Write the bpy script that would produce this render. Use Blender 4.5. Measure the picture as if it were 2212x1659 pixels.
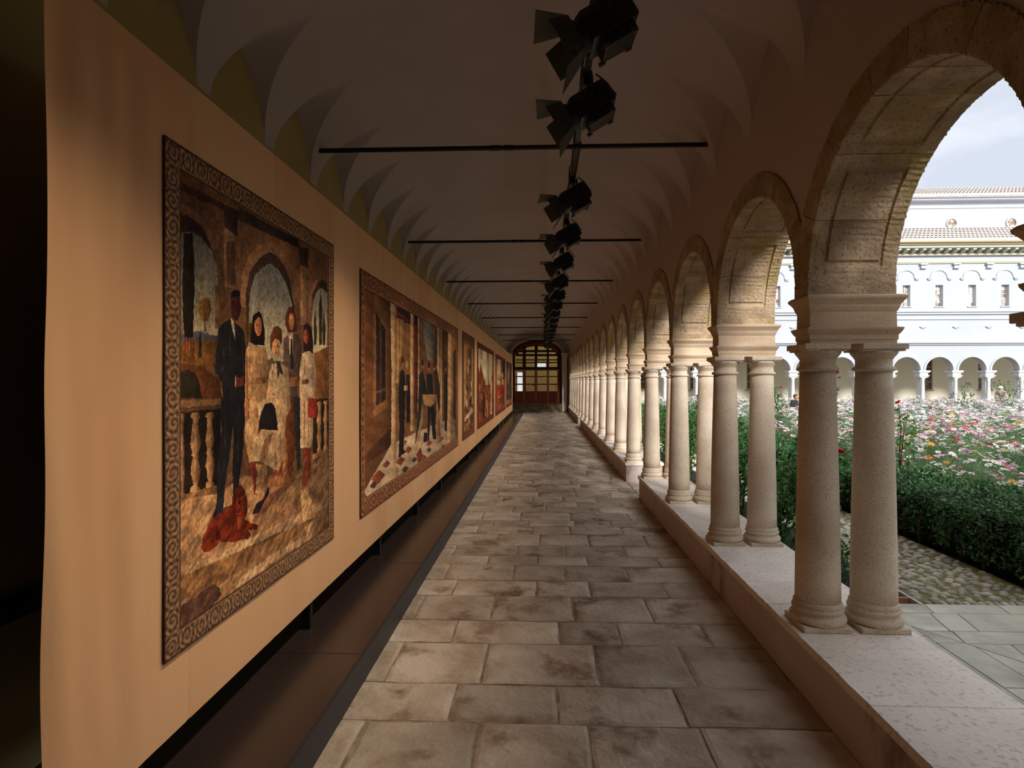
import bpy, math, random
import numpy as np
from mathutils import Vector, Matrix, Euler

for o in list(bpy.data.objects): bpy.data.objects.remove(o, do_unlink=True)
SC = bpy.context.scene
COL = SC.collection
random.seed(7); RNG = np.random.default_rng(11)

# All plan dimensions below are in units of the eye height; H turns them into metres.
H = 1.7
YAW = 0.0394

# ---------------------------------------------------------------- camera
cam = bpy.data.cameras.new('camera')
cam.sensor_width = 36.0; cam.sensor_fit = 'HORIZONTAL'
cam.lens = 36.0 * 1250.0 / 2212.0
cam.shift_x = -17.3 / 2212.0; cam.shift_y = -5.2 / 2212.0
cam.clip_end = 500; cam.clip_start = 0.05
co = bpy.data.objects.new('camera', cam); COL.objects.link(co)
co.location = (0, 0, H); co.rotation_euler = (math.pi / 2, 0, YAW)
SC.camera = co

# ---------------------------------------------------------------- sky, sun, exposure
SC.view_settings.view_transform = 'Standard'; SC.view_settings.look = 'None'
SC.view_settings.gamma = 1.0; SC.view_settings.exposure = 1.95
SC.view_settings.use_curve_mapping = False
SKY_LO = (0.225, 0.245, 0.285); SKY_HI = (0.41, 0.425, 0.44); SKY_GAIN = .82
SUN_E = 1.25
world = bpy.data.worlds.new('cloudy_sky'); SC.world = world; world.use_nodes = True
wn = world.node_tree.nodes; wl = world.node_tree.links; wn.clear()
w_out = wn.new('ShaderNodeOutputWorld'); w_bg = wn.new('ShaderNodeBackground')
w_tc = wn.new('ShaderNodeTexCoord'); w_map = wn.new('ShaderNodeMapping'); w_map.inputs['Scale'].default_value = (1.0, 1.0, 2.6)
w_no = wn.new('ShaderNodeTexNoise'); w_no.inputs['Scale'].default_value = 2.3; w_no.inputs['Detail'].default_value = 7; w_no.inputs['Roughness'].default_value = 0.5
w_cr = wn.new('ShaderNodeValToRGB'); w_cr.color_ramp.elements[0].position = 0.36; w_cr.color_ramp.elements[1].position = 0.66
w_cr.color_ramp.elements[0].color = (*SKY_LO, 1); w_cr.color_ramp.elements[1].color = (*SKY_HI, 1)
wl.new(w_tc.outputs['Generated'], w_map.inputs['Vector']); wl.new(w_map.outputs['Vector'], w_no.inputs['Vector'])
wl.new(w_no.outputs['Fac'], w_cr.inputs['Fac']); wl.new(w_cr.outputs['Color'], w_bg.inputs['Color'])
w_bg.inputs['Strength'].default_value = SKY_GAIN
wl.new(w_bg.outputs['Background'], w_out.inputs['Surface'])
sun = bpy.data.lights.new('sun', 'SUN'); sun.energy = SUN_E; sun.angle = math.radians(12); sun.color = (1.0, 0.975, 0.945)
so = bpy.data.objects.new('sun', sun); COL.objects.link(so)
so.rotation_euler = Vector((0.26, -0.83, 0.46)).to_track_quat('Z', 'Y').to_euler()
so.location = (-20, -40, 40)

# ---------------------------------------------------------------- materials
def lin(c):
    return tuple(((x / 255.0) / 12.92 if x <= 10.3 else (((x / 255.0) + 0.055) / 1.055) ** 2.4) for x in c)
MATS = {}
def mat(name, c1, c2=None, scale=4.0, rough=0.85, bump=0.0, bscale=None, spec=0.3, rand=0.0, speck=None, sscale=120.0, samt=0.5,
        metallic=0.0, stretch=(1, 1, 1), c3=None, s3=1.2, trans=0.0, bdist=0.02, sthr=0.58, lo=0.35, hi=0.65, t3=(0.5, 0.62)):
    """procedural surface: two tones mixed by noise, an optional large stain tone, optional specks, bump"""
    m = bpy.data.materials.new(name); m.use_nodes = True; MATS[name] = m
    nt = m.node_tree; n = nt.nodes; l = nt.links; n.clear()
    out = n.new('ShaderNodeOutputMaterial'); bs = n.new('ShaderNodeBsdfPrincipled'); l.new(bs.outputs[0], out.inputs[0])
    bs.inputs['Roughness'].default_value = rough; bs.inputs['Metallic'].default_value = metallic
    bs.inputs['Specular IOR Level'].default_value = spec
    tc = n.new('ShaderNodeTexCoord'); mp = n.new('ShaderNodeMapping'); mp.inputs['Scale'].default_value = stretch
    l.new(tc.outputs['Object'], mp.inputs['Vector'])
    oi = n.new('ShaderNodeObjectInfo')
    sh = n.new('ShaderNodeVectorMath'); sh.operation = 'MULTIPLY_ADD'
    cmb = n.new('ShaderNodeCombineXYZ')
    for k in range(3): l.new(oi.outputs['Random'], cmb.inputs[k])
    l.new(cmb.outputs[0], sh.inputs[0]); sh.inputs[1].default_value = (37.0, 19.0, 53.0); l.new(mp.outputs['Vector'], sh.inputs[2])
    vec = sh.outputs[0]
    def noise(s, d=5, r=0.55):
        k = n.new('ShaderNodeTexNoise'); k.inputs['Scale'].default_value = s; k.inputs['Detail'].default_value = d; k.inputs['Roughness'].default_value = r
        l.new(vec, k.inputs['Vector']); return k.outputs['Fac']
    def ramp(f, a, b):
        k = n.new('ShaderNodeMapRange'); k.inputs['From Min'].default_value = a; k.inputs['From Max'].default_value = b
        l.new(f, k.inputs['Value']); return k.outputs['Result']
    def mix(f, a, b):
        k = n.new('ShaderNodeMix'); k.data_type = 'RGBA'
        for s, v in (('Factor', f), ('A', a), ('B', b)):
            sock = [i for i in k.inputs if i.name == s and (i.type == 'RGBA' or s == 'Factor') and i.enabled][0]
            if isinstance(v, tuple): sock.default_value = (*v, 1)
            elif isinstance(v, float): sock.default_value = v
            else: l.new(v, sock)
        return [o for o in k.outputs if o.type == 'RGBA'][0]
    col = tuple(c1)
    if c2 is not None: col = mix(ramp(noise(scale), lo, hi), tuple(c1), tuple(c2))
    if c3 is not None: col = mix(ramp(noise(s3, 4, 0.6), *t3), col, tuple(c3))
    if speck is not None: 
        f = ramp(noise(sscale, 2, 0.5), sthr, sthr + 0.08)
        mm = n.new('ShaderNodeMath'); mm.operation = 'MULTIPLY'; mm.inputs[1].default_value = samt; l.new(f, mm.inputs[0])
        col = mix(mm.outputs[0], col, tuple(speck))
    if rand > 0:
        hv = n.new('ShaderNodeHueSaturation'); v = n.new('ShaderNodeMapRange'); v.inputs['To Min'].default_value = 1 - rand; v.inputs['To Max'].default_value = 1 + rand
        l.new(oi.outputs['Random'], v.inputs['Value']); l.new(v.outputs['Result'], hv.inputs['Value'])
        if isinstance(col, tuple): hv.inputs['Color'].default_value = (*col, 1)
        else: l.new(col, hv.inputs['Color'])
        col = hv.outputs[0]
    if isinstance(col, tuple): bs.inputs['Base Color'].default_value = (*col, 1)
    else: l.new(col, bs.inputs['Base Color'])
    if bump > 0:
        bp = n.new('ShaderNodeBump'); bp.inputs['Strength'].default_value = bump; bp.inputs['Distance'].default_value = bdist
        l.new(noise(bscale or scale * 4, 8, 0.6), bp.inputs['Height']); l.new(bp.outputs[0], bs.inputs['Normal'])
    if trans > 0:
        tr = n.new('ShaderNodeBsdfTranslucent'); ms = n.new('ShaderNodeMixShader'); ms.inputs[0].default_value = trans
        if isinstance(col, tuple): tr.inputs[0].default_value = (*col, 1)
        else: l.new(col, tr.inputs[0])
        l.new(bs.outputs[0], ms.inputs[1]); l.new(tr.outputs[0], ms.inputs[2]); l.new(ms.outputs[0], out.inputs[0])
    return m
def L(*c): return lin(c)
M_granite = mat('granite', L(232,214,192), L(204,184,160), scale=2.2, speck=L(62,48,42), sscale=210, samt=0.75, bump=0.25, bscale=160, rough=0.8, bdist=0.006)
M_impost = mat('impost_stone', L(222,198,170), L(198,172,144), scale=2.5, speck=L(90,70,56), sscale=90, samt=0.4, bump=0.3, bscale=60, stretch=(1,1,3), bdist=0.01)
M_arch = mat('arch_stone', L(204,178,146), L(156,132,108), scale=5.0, speck=L(84,66,56), sscale=60, samt=0.5, c3=L(170,146,96), s3=3.0, bump=0.7, bscale=45, bdist=0.02)
M_plaster = mat('warm_plaster', L(198,180,170), L(190,172,162), scale=1.3, bump=0.12, bscale=20, rough=0.95, bdist=0.01)
M_vault = mat('vault_plaster', L(202,189,184), L(194,180,174), scale=1.2, bump=0.1, bscale=9, rough=0.95, bdist=0.02)
M_ochre = mat('ochre_plaster', L(186,168,112), L(172,152,100), scale=0.9, bump=0.1, bscale=15, rough=0.95, bdist=0.01)
M_lowwall = mat('stained_plaster', L(200,184,176), L(190,172,162), scale=1.6, c3=L(150,128,120), s3=2.2, bump=0.2, bscale=30, bdist=0.01, stretch=(1,1,.5), t3=(.55,.66))
M_coping = mat('coping_stone', L(242,230,218), L(226,212,198), scale=2.2, bump=0.5, bscale=34, rough=0.75, bdist=0.01, stretch=(1,1,1), speck=L(150,120,104), sscale=40, samt=0.35, rand=.03)
M_flag = mat('flagstone', L(208,192,172), L(168,148,126), scale=3.0, c3=L(124,96,70), s3=2.0, bump=0.75, bscale=16, rough=0.62, rand=0.20, bdist=0.03, speck=L(200,186,168), sscale=26, samt=.35, spec=.4, t3=(.54,.66))
M_mortar = mat('mortar', L(170,152,132), L(124,108,94), scale=12, bump=0.5, bscale=60, bdist=.01)
M_cloth = mat('banner_fabric', L(230,180,132), L(226,174,126), scale=0.8, rough=0.92, spec=.1, bump=0.22, bscale=1.6, stretch=(1,1.8,.5), bdist=.05, c3=L(222,168,120), s3=.6)
M_deck = mat('platform_laminate', L(56,44,40), L(50,40,37), scale=.8, rough=0.27, spec=0.6, bump=.03, bscale=3)
M_fascia = mat('dark_fascia', L(44,42,46), rough=.5, spec=.4)
M_black = mat('black_metal', L(20,21,23), rough=.5, spec=.4, bump=.1, bscale=50, bdist=.003)
M_gel = mat('barn_flap', L(72,72,62), L(56,56,50), scale=5, rough=.55)
M_iron = mat('iron', L(38,36,36), L(30,29,30), scale=8, rough=.6, metallic=.2)
M_bar = mat('grey_bar', L(84,80,80), rough=.5)
M_wood = mat('door_wood', L(150,64,42), L(118,48,32), scale=2.0, stretch=(6,6,.8), rough=.45, spec=.4)
M_darkwood = mat('dark_door_wood', L(74,42,30), L(60,34,26), scale=2.0, stretch=(6,6,.8), rough=.5)
M_roomwall = mat('yellow_plaster', L(224,192,124), L(214,182,116), scale=.7, rough=.95)
M_step = mat('step_stone', L(140,118,92), L(96,78,60), scale=3, bump=.4, bscale=20, bdist=.02)
M_white = mat('white_plaster', L(190,193,200), L(184,187,194), scale=.6, rough=.95)
M_cream = mat('cream_plaster', L(206,200,180), L(198,192,172), scale=.6, rough=.95)
M_winframe = mat('window_wood', L(200,168,130), rough=.7)
M_wwhite = mat('white_window_wood', L(236,234,228), rough=.7)
M_dglass = mat('dark_glass', L(70,54,38), L(96,80,60), scale=3, rough=.15, spec=.6)
M_tile = mat('roof_tile', L(214,206,200), L(196,184,176), scale=6, rough=.9, bump=.3, bscale=30)
M_paver = mat('grey_paver', L(212,209,192), L(188,186,172), scale=3, c3=L(170,168,156), s3=1.4, bump=.25, bscale=60, rand=.07, bdist=.006)
M_cobble = mat('cobble', L(196,190,174), L(150,142,126), scale=8, rand=.28, bump=.3, bscale=40, bdist=.008, rough=.7)
M_moss = mat('mossy_earth', L(140,134,72), L(96,86,62), scale=14, bump=.5, bscale=60, bdist=.01)
M_soil = mat('soil', L(46,36,28), L(28,22,18), scale=12, bump=.6, bscale=40)
M_leaf = mat('rose_leaf', L(84,132,64), L(48,92,46), scale=9, rough=.42, spec=.5, trans=.3)
M_leaf2 = mat('field_leaf', L(126,152,112), L(84,118,78), scale=3, rough=.6, trans=.35)
M_hedge = mat('hedge_leaf', L(72,122,56), L(34,66,34), scale=14, rough=.45, spec=.5, trans=.2)
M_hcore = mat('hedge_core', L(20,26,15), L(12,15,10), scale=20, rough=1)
M_stem = mat('woody_stem', L(96,72,50), L(66,50,36), scale=20, rough=.8)
M_green = mat('green_stem', L(84,120,56), rough=.6)
M_pw = mat('white_petal', L(250,246,244), rough=.6, trans=.3)
M_pp = mat('pink_petal', L(236,180,216), rough=.6, trans=.3)
M_pm = mat('magenta_petal', L(206,84,140), rough=.6, trans=.3)
M_po = mat('orange_petal', L(240,170,52), rough=.6, trans=.3)
M_pr = mat('red_petal', L(200,24,28), L(150,14,20), scale=40, rough=.6, trans=.15)
M_pc = mat('flower_heart', L(190,140,40), rough=.8)
def glass_mat():
    m = bpy.data.materials.new('window_glass'); m.use_nodes = True; nt = m.node_tree; nt.nodes.clear()
    o = nt.nodes.new('ShaderNodeOutputMaterial'); t = nt.nodes.new('ShaderNodeBsdfTransparent'); g = nt.nodes.new('ShaderNodeBsdfGlossy'); x = nt.nodes.new('ShaderNodeMixShader')
    t.inputs[0].default_value = (.93,.92,.86,1); g.inputs['Roughness'].default_value = .03; x.inputs[0].default_value = .07
    nt.links.new(t.outputs[0], x.inputs[1]); nt.links.new(g.outputs[0], x.inputs[2]); nt.links.new(x.outputs[0], o.inputs[0]); return m
M_glass = glass_mat()

M_gallery = mat('pale_gallery_plaster', L(248,242,220), L(242,236,212), scale=.6, rough=.95)
M_fcol = mat('white_stone', L(236,236,236), L(228,228,230), scale=2, rough=.9)
# ---------------------------------------------------------------- mesh helpers
class MB:
    def __init__(s): s.v = []; s.f = []; s.m = []; s.s = []
    def add(s, V, F, mat=0, smooth=False):
        b = len(s.v); s.v.extend([tuple(p) for p in V])
        for f in F: s.f.append([b + i for i in f]); s.m.append(mat); s.s.append(smooth)
        return s
    def box(s, x0, x1, y0, y1, z0, z1, mat=0):
        V = [(x, y, z) for z in (z0, z1) for y in (y0, y1) for x in (x0, x1)]
        return s.add(V, [(0,2,3,1),(4,5,7,6),(0,1,5,4),(2,6,7,3),(0,4,6,2),(1,3,7,5)], mat)
    def lathe(s, prof, n=24, c=(0,0), mat=0, smooth=True, caps=True):
        V = []; F = []
        for r, z in prof:
            for k in range(n):
                a = 2*math.pi*k/n; V.append((c[0]+r*math.cos(a), c[1]+r*math.sin(a), z))
        for i in range(len(prof)-1):
            for k in range(n):
                k2 = (k+1) % n; F.append((i*n+k, i*n+k2, (i+1)*n+k2, (i+1)*n+k))
        s.add(V, F, mat, smooth)
        if caps:
            b = len(s.v)-len(V)
            s.f.append([b+k for k in range(n)][::-1]); s.m.append(mat); s.s.append(False)
            s.f.append([b+(len(prof)-1)*n+k for k in range(n)]); s.m.append(mat); s.s.append(False)
        return s
    def tube(s, P, r, n=6, mat=0, smooth=True):
        P = [Vector(p) for p in P]; V = []; F = []
        rr = r if isinstance(r, (list, tuple)) else [r]*len(P)
        for i, p in enumerate(P):
            d = (P[min(i+1, len(P)-1)] - P[max(i-1, 0)]).normalized()
            a = d.cross(Vector((0,0,1)) if abs(d.z) < .9 else Vector((1,0,0))).normalized(); b = d.cross(a)
            for k in range(n):
                t = 2*math.pi*k/n; V.append(p + (a*math.cos(t) + b*math.sin(t))*rr[i])
        for i in range(len(P)-1):
            for k in range(n):
                k2 = (k+1) % n; F.append((i*n+k, (i+1)*n+k, (i+1)*n+k2, i*n+k2))
        F.append(tuple(range(n))); F.append(tuple((len(P)-1)*n+k for k in range(n))[::-1])
        return s.add(V, F, mat, smooth)
    def prism(s, poly, axis, a0, a1, mat=0, smooth=False):
        n = len(poly)
        def P(p, a): return {'x': (a, p[0], p[1]), 'y': (p[0], a, p[1]), 'z': (p[0], p[1], a)}[axis]
        V = [P(p, a0) for p in poly] + [P(p, a1) for p in poly]
        s.add(V, [tuple(range(n))[::-1], tuple(range(n, 2*n))], mat)
        return s.add(V, [(i, (i+1) % n, n+(i+1) % n, n+i) for i in range(n)], mat, smooth)
    def grid(s, P, mat=0, smooth=True, flip=False):
        a = len(P); b = len(P[0]); V = [p for r in P for p in r]
        F = [(i*b+j, i*b+j+1, (i+1)*b+j+1, (i+1)*b+j) for i in range(a-1) for j in range(b-1)]
        if flip: F = [f[::-1] for f in F]
        return s.add(V, F, mat, smooth)
    def mesh(s, name, mats):
        me = bpy.data.meshes.new(name)
        me.from_pydata([(x*H, y*H, z*H) for x, y, z in s.v], [], s.f)
        for m in (mats if isinstance(mats, (list, tuple)) else [mats]): me.materials.append(m)
        me.polygons.foreach_set('material_index', s.m); me.polygons.foreach_set('use_smooth', s.s)
        me.update(); return me
    def build(s, name, mats, parent=None, loc=(0,0,0), bevel=0, fix=True, rot=None):
        return obj(name, s.mesh(name, mats), parent, loc, bevel, fix, rot)
import bmesh
def obj(name, me, parent=None, loc=(0,0,0), bevel=0, fix=False, rot=None):
    if fix:
        bm = bmesh.new(); bm.from_mesh(me); bmesh.ops.recalc_face_normals(bm, faces=bm.faces); bm.to_mesh(me); bm.free()
    o = bpy.data.objects.new(name, me); COL.objects.link(o); o.location = [c*H for c in loc]
    if rot: o.rotation_euler = rot
    if parent: o.parent = parent
    if bevel:
        b = o.modifiers.new('bevel', 'BEVEL'); b.width = bevel*H; b.segments = 2; b.limit_method = 'ANGLE'; b.angle_limit = math.radians(40)
    return o
def arr_mesh(name, V, F, mats, matidx=None, smooth=False):
    """V (n,3) in plan units, F (m,k) same-size faces"""
    V = np.asarray(V, dtype=np.float32)*H; F = np.asarray(F, dtype=np.int32); k = F.shape[1]
    me = bpy.data.meshes.new(name); me.vertices.add(len(V)); me.vertices.foreach_set('co', V.ravel())
    me.loops.add(F.size); me.loops.foreach_set('vertex_index', F.ravel())
    me.polygons.add(len(F)); me.polygons.foreach_set('loop_start', np.arange(0, F.size, k, dtype=np.int32))
    for m in (mats if isinstance(mats, (list, tuple)) else [mats]): me.materials.append(m)
    if matidx is not None: me.polygons.foreach_set('material_index', np.asarray(matidx, dtype=np.int32))
    me.polygons.foreach_set('use_smooth', np.full(len(F), smooth))
    me.update(calc_edges=True); me.validate(); return me
def empty(name, loc=(0,0,0), rz=0):
    o = bpy.data.objects.new(name, None); COL.objects.link(o); o.location = [c*H for c in loc]; o.rotation_euler = (0,0,rz); o.empty_display_size = .1; return o
def tag(o, label=None, cat=None, group=None, kind=None):
    if label: o['label'] = label
    if cat: o['category'] = cat
    if group: o['group'] = group
    if kind: o['kind'] = kind
    return o
def copy_tree(o, parent=None, loc=None, rot=None):
    c = o.copy(); COL.objects.link(c); c.parent = parent
    if loc is not None: c.location = [k*H for k in loc]
    if rot is not None: c.rotation_euler = rot
    for ch in list(o.children): copy_tree(ch, c)
    return c
ORD = ['first','second','third','fourth','fifth','sixth','seventh','eighth','ninth','tenth','eleventh','twelfth','thirteenth','fourteenth','fifteenth','sixteenth','seventeenth','eighteenth','nineteenth','twentieth']
# ================================================================ THE GALLERY
S = 0.9872; P1 = 1.9787                      # pier spacing, first pier in view
def pier(k): return P1 + (k-1)*S + (.025 if k == 0 else 0)
XW, XO = 0.872, 1.143                        # arcade wall faces
XL = -1.20                                   # left wall
YN, YE = -1.2, 19.4                          # near and far ends
ZSPR = 1.312; RIN = S/2 - 0.05; REX = 0.535
VC, VA, VZ, VB = (XW+XL)/2, (XW-XL)/2, 2.03, 0.605   # vault centre, half span, springing, rise
ROOFZ = 5.4

# ---- floor: mortar bed with flagstones
mb = MB(); mb.box(-1.5, 1.25, YN, YE+.2, -.06, -.005)
floor = tag(mb.build('floor', M_mortar), kind='structure')
ROWS = [(1.36,1.696,[-.521,-.186,.132,.453]),(1.696,1.913,[-.28,.047,.424]),(1.913,2.212,[-.531,-.205,.19,.509]),(2.212,2.422,[-.352,.064,.305,.646]),
        (2.422,2.700,[-.544,-.221,.132,.464]),(2.700,2.911,[-.427,-.029,.227,.59]),(2.911,3.154,[-.504,-.152,.114,.445]),(3.154,3.322,[-.305,-.027,.249,.642]),
        (3.322,3.539,[-.523,-.149,.135,.485]),(3.539,3.800,[-.289,-.02,.289,.646])]
y = 3.800
while y < 18.75:
    d = random.uniform(.17, .27); y2 = min(y+d, 18.85); js = []; x = -.6 + random.uniform(.12, .38)
    while x < .74: js.append(x); x += random.uniform(.24, .44)
    ROWS.append((y, y2, js)); y = y2
ROWS = [(1.12,1.36,[-.35,.02,.36]), (.86,1.12,[-.48,-.1,.25,.6])] + ROWS
def flag_verts(x0, x1, y0, y1, zt):
    g = .004; x0 += g; x1 -= g; y0 += g; y1 -= g; pts = []
    def edge(a, b, n):
        for i in range(n):
            t = i/n; j = random.uniform(-.0035, .0035)
            px, py = a[0]+(b[0]-a[0])*t, a[1]+(b[1]-a[1])*t
            if a[1] == b[1]: py += j
            else: px += j
            pts.append((px, py))
    edge((x0,y0),(x1,y0),5); edge((x1,y0),(x1,y1),3); edge((x1,y1),(x0,y1),5); edge((x0,y1),(x0,y0),3)
    cx, cy = (x0+x1)/2, (y0+y1)/2; tx, ty = random.uniform(-.004,.004), random.uniform(-.004,.004)
    def top(p, k, dz):
        px, py = cx+(p[0]-cx)*k, cy+(p[1]-cy)*k
        return (px-cx, py-cy, zt+dz+(px-cx)*tx+(py-cy)*ty)
    n = len(pts); w = min(x1-x0, y1-y0); k2 = 1-.022/w
    V = [(p[0]-cx, p[1]-cy, -.012) for p in pts] + [top(p, 1, -.004) for p in pts] + [top(p, k2, random.uniform(-.0008,.0008)) for p in pts]
    F = []
    for r in range(2):
        for i in range(n): F.append((r*n+i, r*n+(i+1) % n, (r+1)*n+(i+1) % n, (r+1)*n+i))
    F.append(tuple(range(2*n, 3*n)))
    return V, F, cx, cy
STONES = []
for y0, y1, js in ROWS:
    xs = [-.64] + js + [.835]
    for a, b in zip(xs[:-1], xs[1:]): STONES.append((a, b, y0, y1))
for gy0, gy1 in ((5.05,5.81),(12.95,13.71)):
    for a, b in ((.84,1.03),(1.03,1.24)):
        for c, d in ((gy0,gy0+.36),(gy0+.36,gy1)): STONES.append((a, b, c, d))
STONES.sort(key=lambda s: s[2])
rest = MB()
for i, (a, b, c, d) in enumerate(STONES):
    V, F, cx, cy = flag_verts(a, b, c, d, random.uniform(-.0015,.0015))
    if i < 300:
        q = MB(); q.add(V, F); q.build('flagstone', M_flag, floor, (cx, cy, 0), fix=False)
    else: rest.add([(v[0]+cx, v[1]+cy, v[2]) for v in V], F)
tag(rest.build('flagstones', M_flag, floor, fix=False), kind='stuff')

# ---- left wall and its black dado rail
mb = MB(); mb.box(XL-.25, XL, YN, YE+.25, -.05, ROOFZ)
wl_ = tag(mb.build('wall_left', M_ochre), kind='structure')
mb = MB(); mb.box(XL, XL+.02, YN, YE, .465, .515)
tag(mb.build('trim_1', M_black, bevel=.003), kind='structure')
mb = MB(); mb.box(XL-.25, 1.25, YN-.2, YN, -.05, ROOFZ)
tag(mb.build('wall_back', M_plaster), kind='structure')

# ---- arcade wall (right): plaster above the stone arches, both faces
def outer(th):
    x, z = REX*math.cos(th), REX*math.sin(th)
    if abs(x) > S/2: z *= (S/2)/abs(x); x = math.copysign(S/2, x)
    return x, z
NA = 28
K0, K1 = 0, 18                               # arches: bay k lies between pier k-1 and pier k
mb = MB()
ys = []
for k in range(K0, K1+1):
    c = P1+(k-1)*S-S/2
    for i in range(NA+1):
        x, z = outer(math.pi*(1-i/NA)); ys.append((c+x, ZSPR+max(z, 0)))
for X in (XW, XO):
    P = [[(X, yy, zz), (X, yy, 2.36 if X == XW else ROOFZ)] for yy, zz in ys]
    mb.grid(P, smooth=False, flip=(X == XO))
ya, yb = ys[0][0], ys[-1][0]
mb.box(XW, XO, YN, ya, -.05, ROOFZ); mb.box(XW, XO, yb+.04, YE+.25, -.05, ROOFZ)
mb.grid([[(XW, yy, zz), (XO, yy, zz)] for yy, zz in ys], smooth=True)
mb.grid([[(XW, yy, ROOFZ), (XO, yy, ROOFZ)] for yy in (ya, yb)])
wr = tag(mb.build('wall_right', M_plaster, fix=False), kind='structure')

# ---- stone arches: seven voussoirs each, panelled soffits
CUTS = [0, 27, 54, 81, 99, 126, 153, 180]
PANELS = [(9, 47), (59, 121), (133, 171)]
US = [0, .012, .17, .182, .206, .218, .782, .794, .818, .83, .988, 1]
def groove(u, a):
    d = .007; 
    for p0, p1 in PANELS:
        if p0-1 <= a <= p1+1 and .176 <= u <= .824:
            e = min(u-.17, .83-u)*.27; f = min(a-p0, p1-a)
            ue = .18 <= u <= .208 or .792 <= u <= .82
            ae = abs(f) < 1.4
            if ue or (ae and .18 < u < .82): return d
    return 0
def jit(X, y, z, amt):
    n = math.sin(X*61.3+y*83.1+z*47.7)*math.sin(y*131.7-z*97.3+X*17)+.6*math.sin(z*211+y*173)
    return n*amt
def voussoir(a0, a1):
    m = MB(); a0 += .12; a1 -= .12; n = max(8, int((a1-a0)/1.05)); AS = [a0+(a1-a0)*i/n for i in range(n+1)]
    XI, XE = XW-.007, XO+.007
    def pt(r, a, X, rough=0):
        t = math.radians(180-a); r += rough
        return (X, r*math.cos(t), ZSPR + r*math.sin(t))
    sof = []
    for a in AS:
        row = []
        for u in US:
            X = XI+(XE-XI)*u; edge = u in (0, 1)
            e = jit(X, a*.05, u*3,   .0011 if not edge else .0035) + (.004 if edge else 0)
            row.append(pt(RIN+groove(u, a)+e, a, X))
        sof.append(row)
    m.grid(sof, smooth=False)
    def op(a, X, rr=0):
        x, z = outer(math.radians(180-a)); e = jit(X, a*.07, 3, .003)
        q = math.hypot(x, z); k = (q+e+rr)/q if abs(x) < S/2-1e-6 else 1
        return (X, x*k, ZSPR+z*k)
    for X, j, fl in ((XI, 0, True), (XE, len(US)-1, False)):
        rows = []
        for i, a in enumerate(AS):
            p = sof[i][j]; o = op(a, X); mid = tuple(p[c]*.3+o[c]*.7 for c in range(3))
            rows.append([p, (X + (-.002 if X == XI else .002), mid[1], mid[2]), o])
        m.grid(rows, smooth=False, flip=fl)
    m.grid([[op(a, XI), op(a, XE)] for a in AS], smooth=False)
    for i in (0, len(AS)-1):
        a = AS[i]; m.grid([[sof[i][j] for j in range(len(US))], [tuple(op(a, XI)[c]*(1-u)+op(a, XE)[c]*u for c in range(3)) for u in US]], smooth=False)
    return m.mesh('voussoir', M_arch)
VOU = [voussoir(a, b) for a, b in zip(CUTS[:-1], CUTS[1:])]
for me in VOU:
    bm = bmesh.new(); bm.from_mesh(me); bmesh.ops.remove_doubles(bm, verts=bm.verts, dist=1e-5); bmesh.ops.recalc_face_normals(bm, faces=bm.faces); bm.to_mesh(me); bm.free()
for k in range(K0, K1+1):
    c = P1+(k-1)*S-S/2; ar = empty('stone_arch', (0, c, 0)); ar.parent = wr
    for me in VOU: obj('voussoir', me, ar)
# stilts: the short straight feet of the arches standing on the imposts
mb = MB(); mb.box(XW-.006, XO+.006, -.05, .05, 1.283, ZSPR+.002); ST = mb.mesh('arch_foot', M_arch)
for k in range(K0, K1+1): obj('arch_foot', ST, wr, (0, pier(k), 0))

# ---- vault with lunettes
LH = S/4                                      # half width of a lunette bay
FT = .85                                      # lunette takes this share, the rest is the pendentive foot
ZAP = .295; XT = .30                          # lunette apex above springing, reach into the vault
def MV(dx): return VZ + VB*math.sqrt(max(0, 1-(dx/VA)**2))
dxt = VA-XT; ZR0 = VZ+ZAP; ZR1 = MV(dxt)
pG, qG = 1.55, .72
def gfun(s_): return (1-min(1, s_)**pG)**qG
def ginv(g): g = min(1, max(0, g)); return (1-g**(1/qG))**(1/pG)
def tstar(dx):
    r = ZR0+(ZR1-ZR0)*(VA-dx)/XT
    return FT*ginv(1-(r-MV(dx))/ZAP)
def lun(dx, t):
    r = ZR0+(ZR1-ZR0)*(VA-dx)/XT
    return r-ZAP*(1-gfun(abs(t)/FT))
mb = MB()
NY = []
c = pier(0)-S
while c < YE+.3: NY.append(c); c += S/2
NU, NV = 22, 14
us = [1-(1-(i/NU))**1.0 for i in range(NU+1)]
dxs = [VA*math.cos(a) for a in np.linspace(0, math.acos(dxt/VA), NU+1)]
for yc in NY:                                  # one bay: tips at yc and yc+S/2
    ym = yc+LH
    for sg in (1, -1):
        lunp = []; va = []; vb = []
        for i, dx in enumerate(dxs):
            X = VC+sg*dx; ts = 0 if i == NU else tstar(dx)
            lunp.append([(X, ym+LH*ts*v, lun(dx, ts*v) if 0 < i < NU else (MV(dx) if i == NU else (VZ+ZAP*gfun(abs(ts*v)/FT)))) for v in np.linspace(-1, 1, NV+1)])
            va.append([(X, ym-LH*(1+(ts-1)*w), MV(dx)) for w in np.linspace(0, 1, 5)])
            vb.append([(X, ym+LH*(1+(ts-1)*w), MV(dx)) for w in np.linspace(0, 1, 5)])
        mb.grid(lunp, smooth=True, flip=sg > 0); mb.grid(va, smooth=True); mb.grid(vb, smooth=True)
    top = [[(VC+dxt*math.sin(t)/1.0, ym+LH*w, MV(dxt*math.sin(t))) for w in (-1, 0, 1)] for t in np.linspace(-math.pi/2, math.pi/2, 29)]
    mb.grid(top, smooth=True)
ceil = tag(mb.build('ceiling', M_vault, fix=True), kind='structure')
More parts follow.
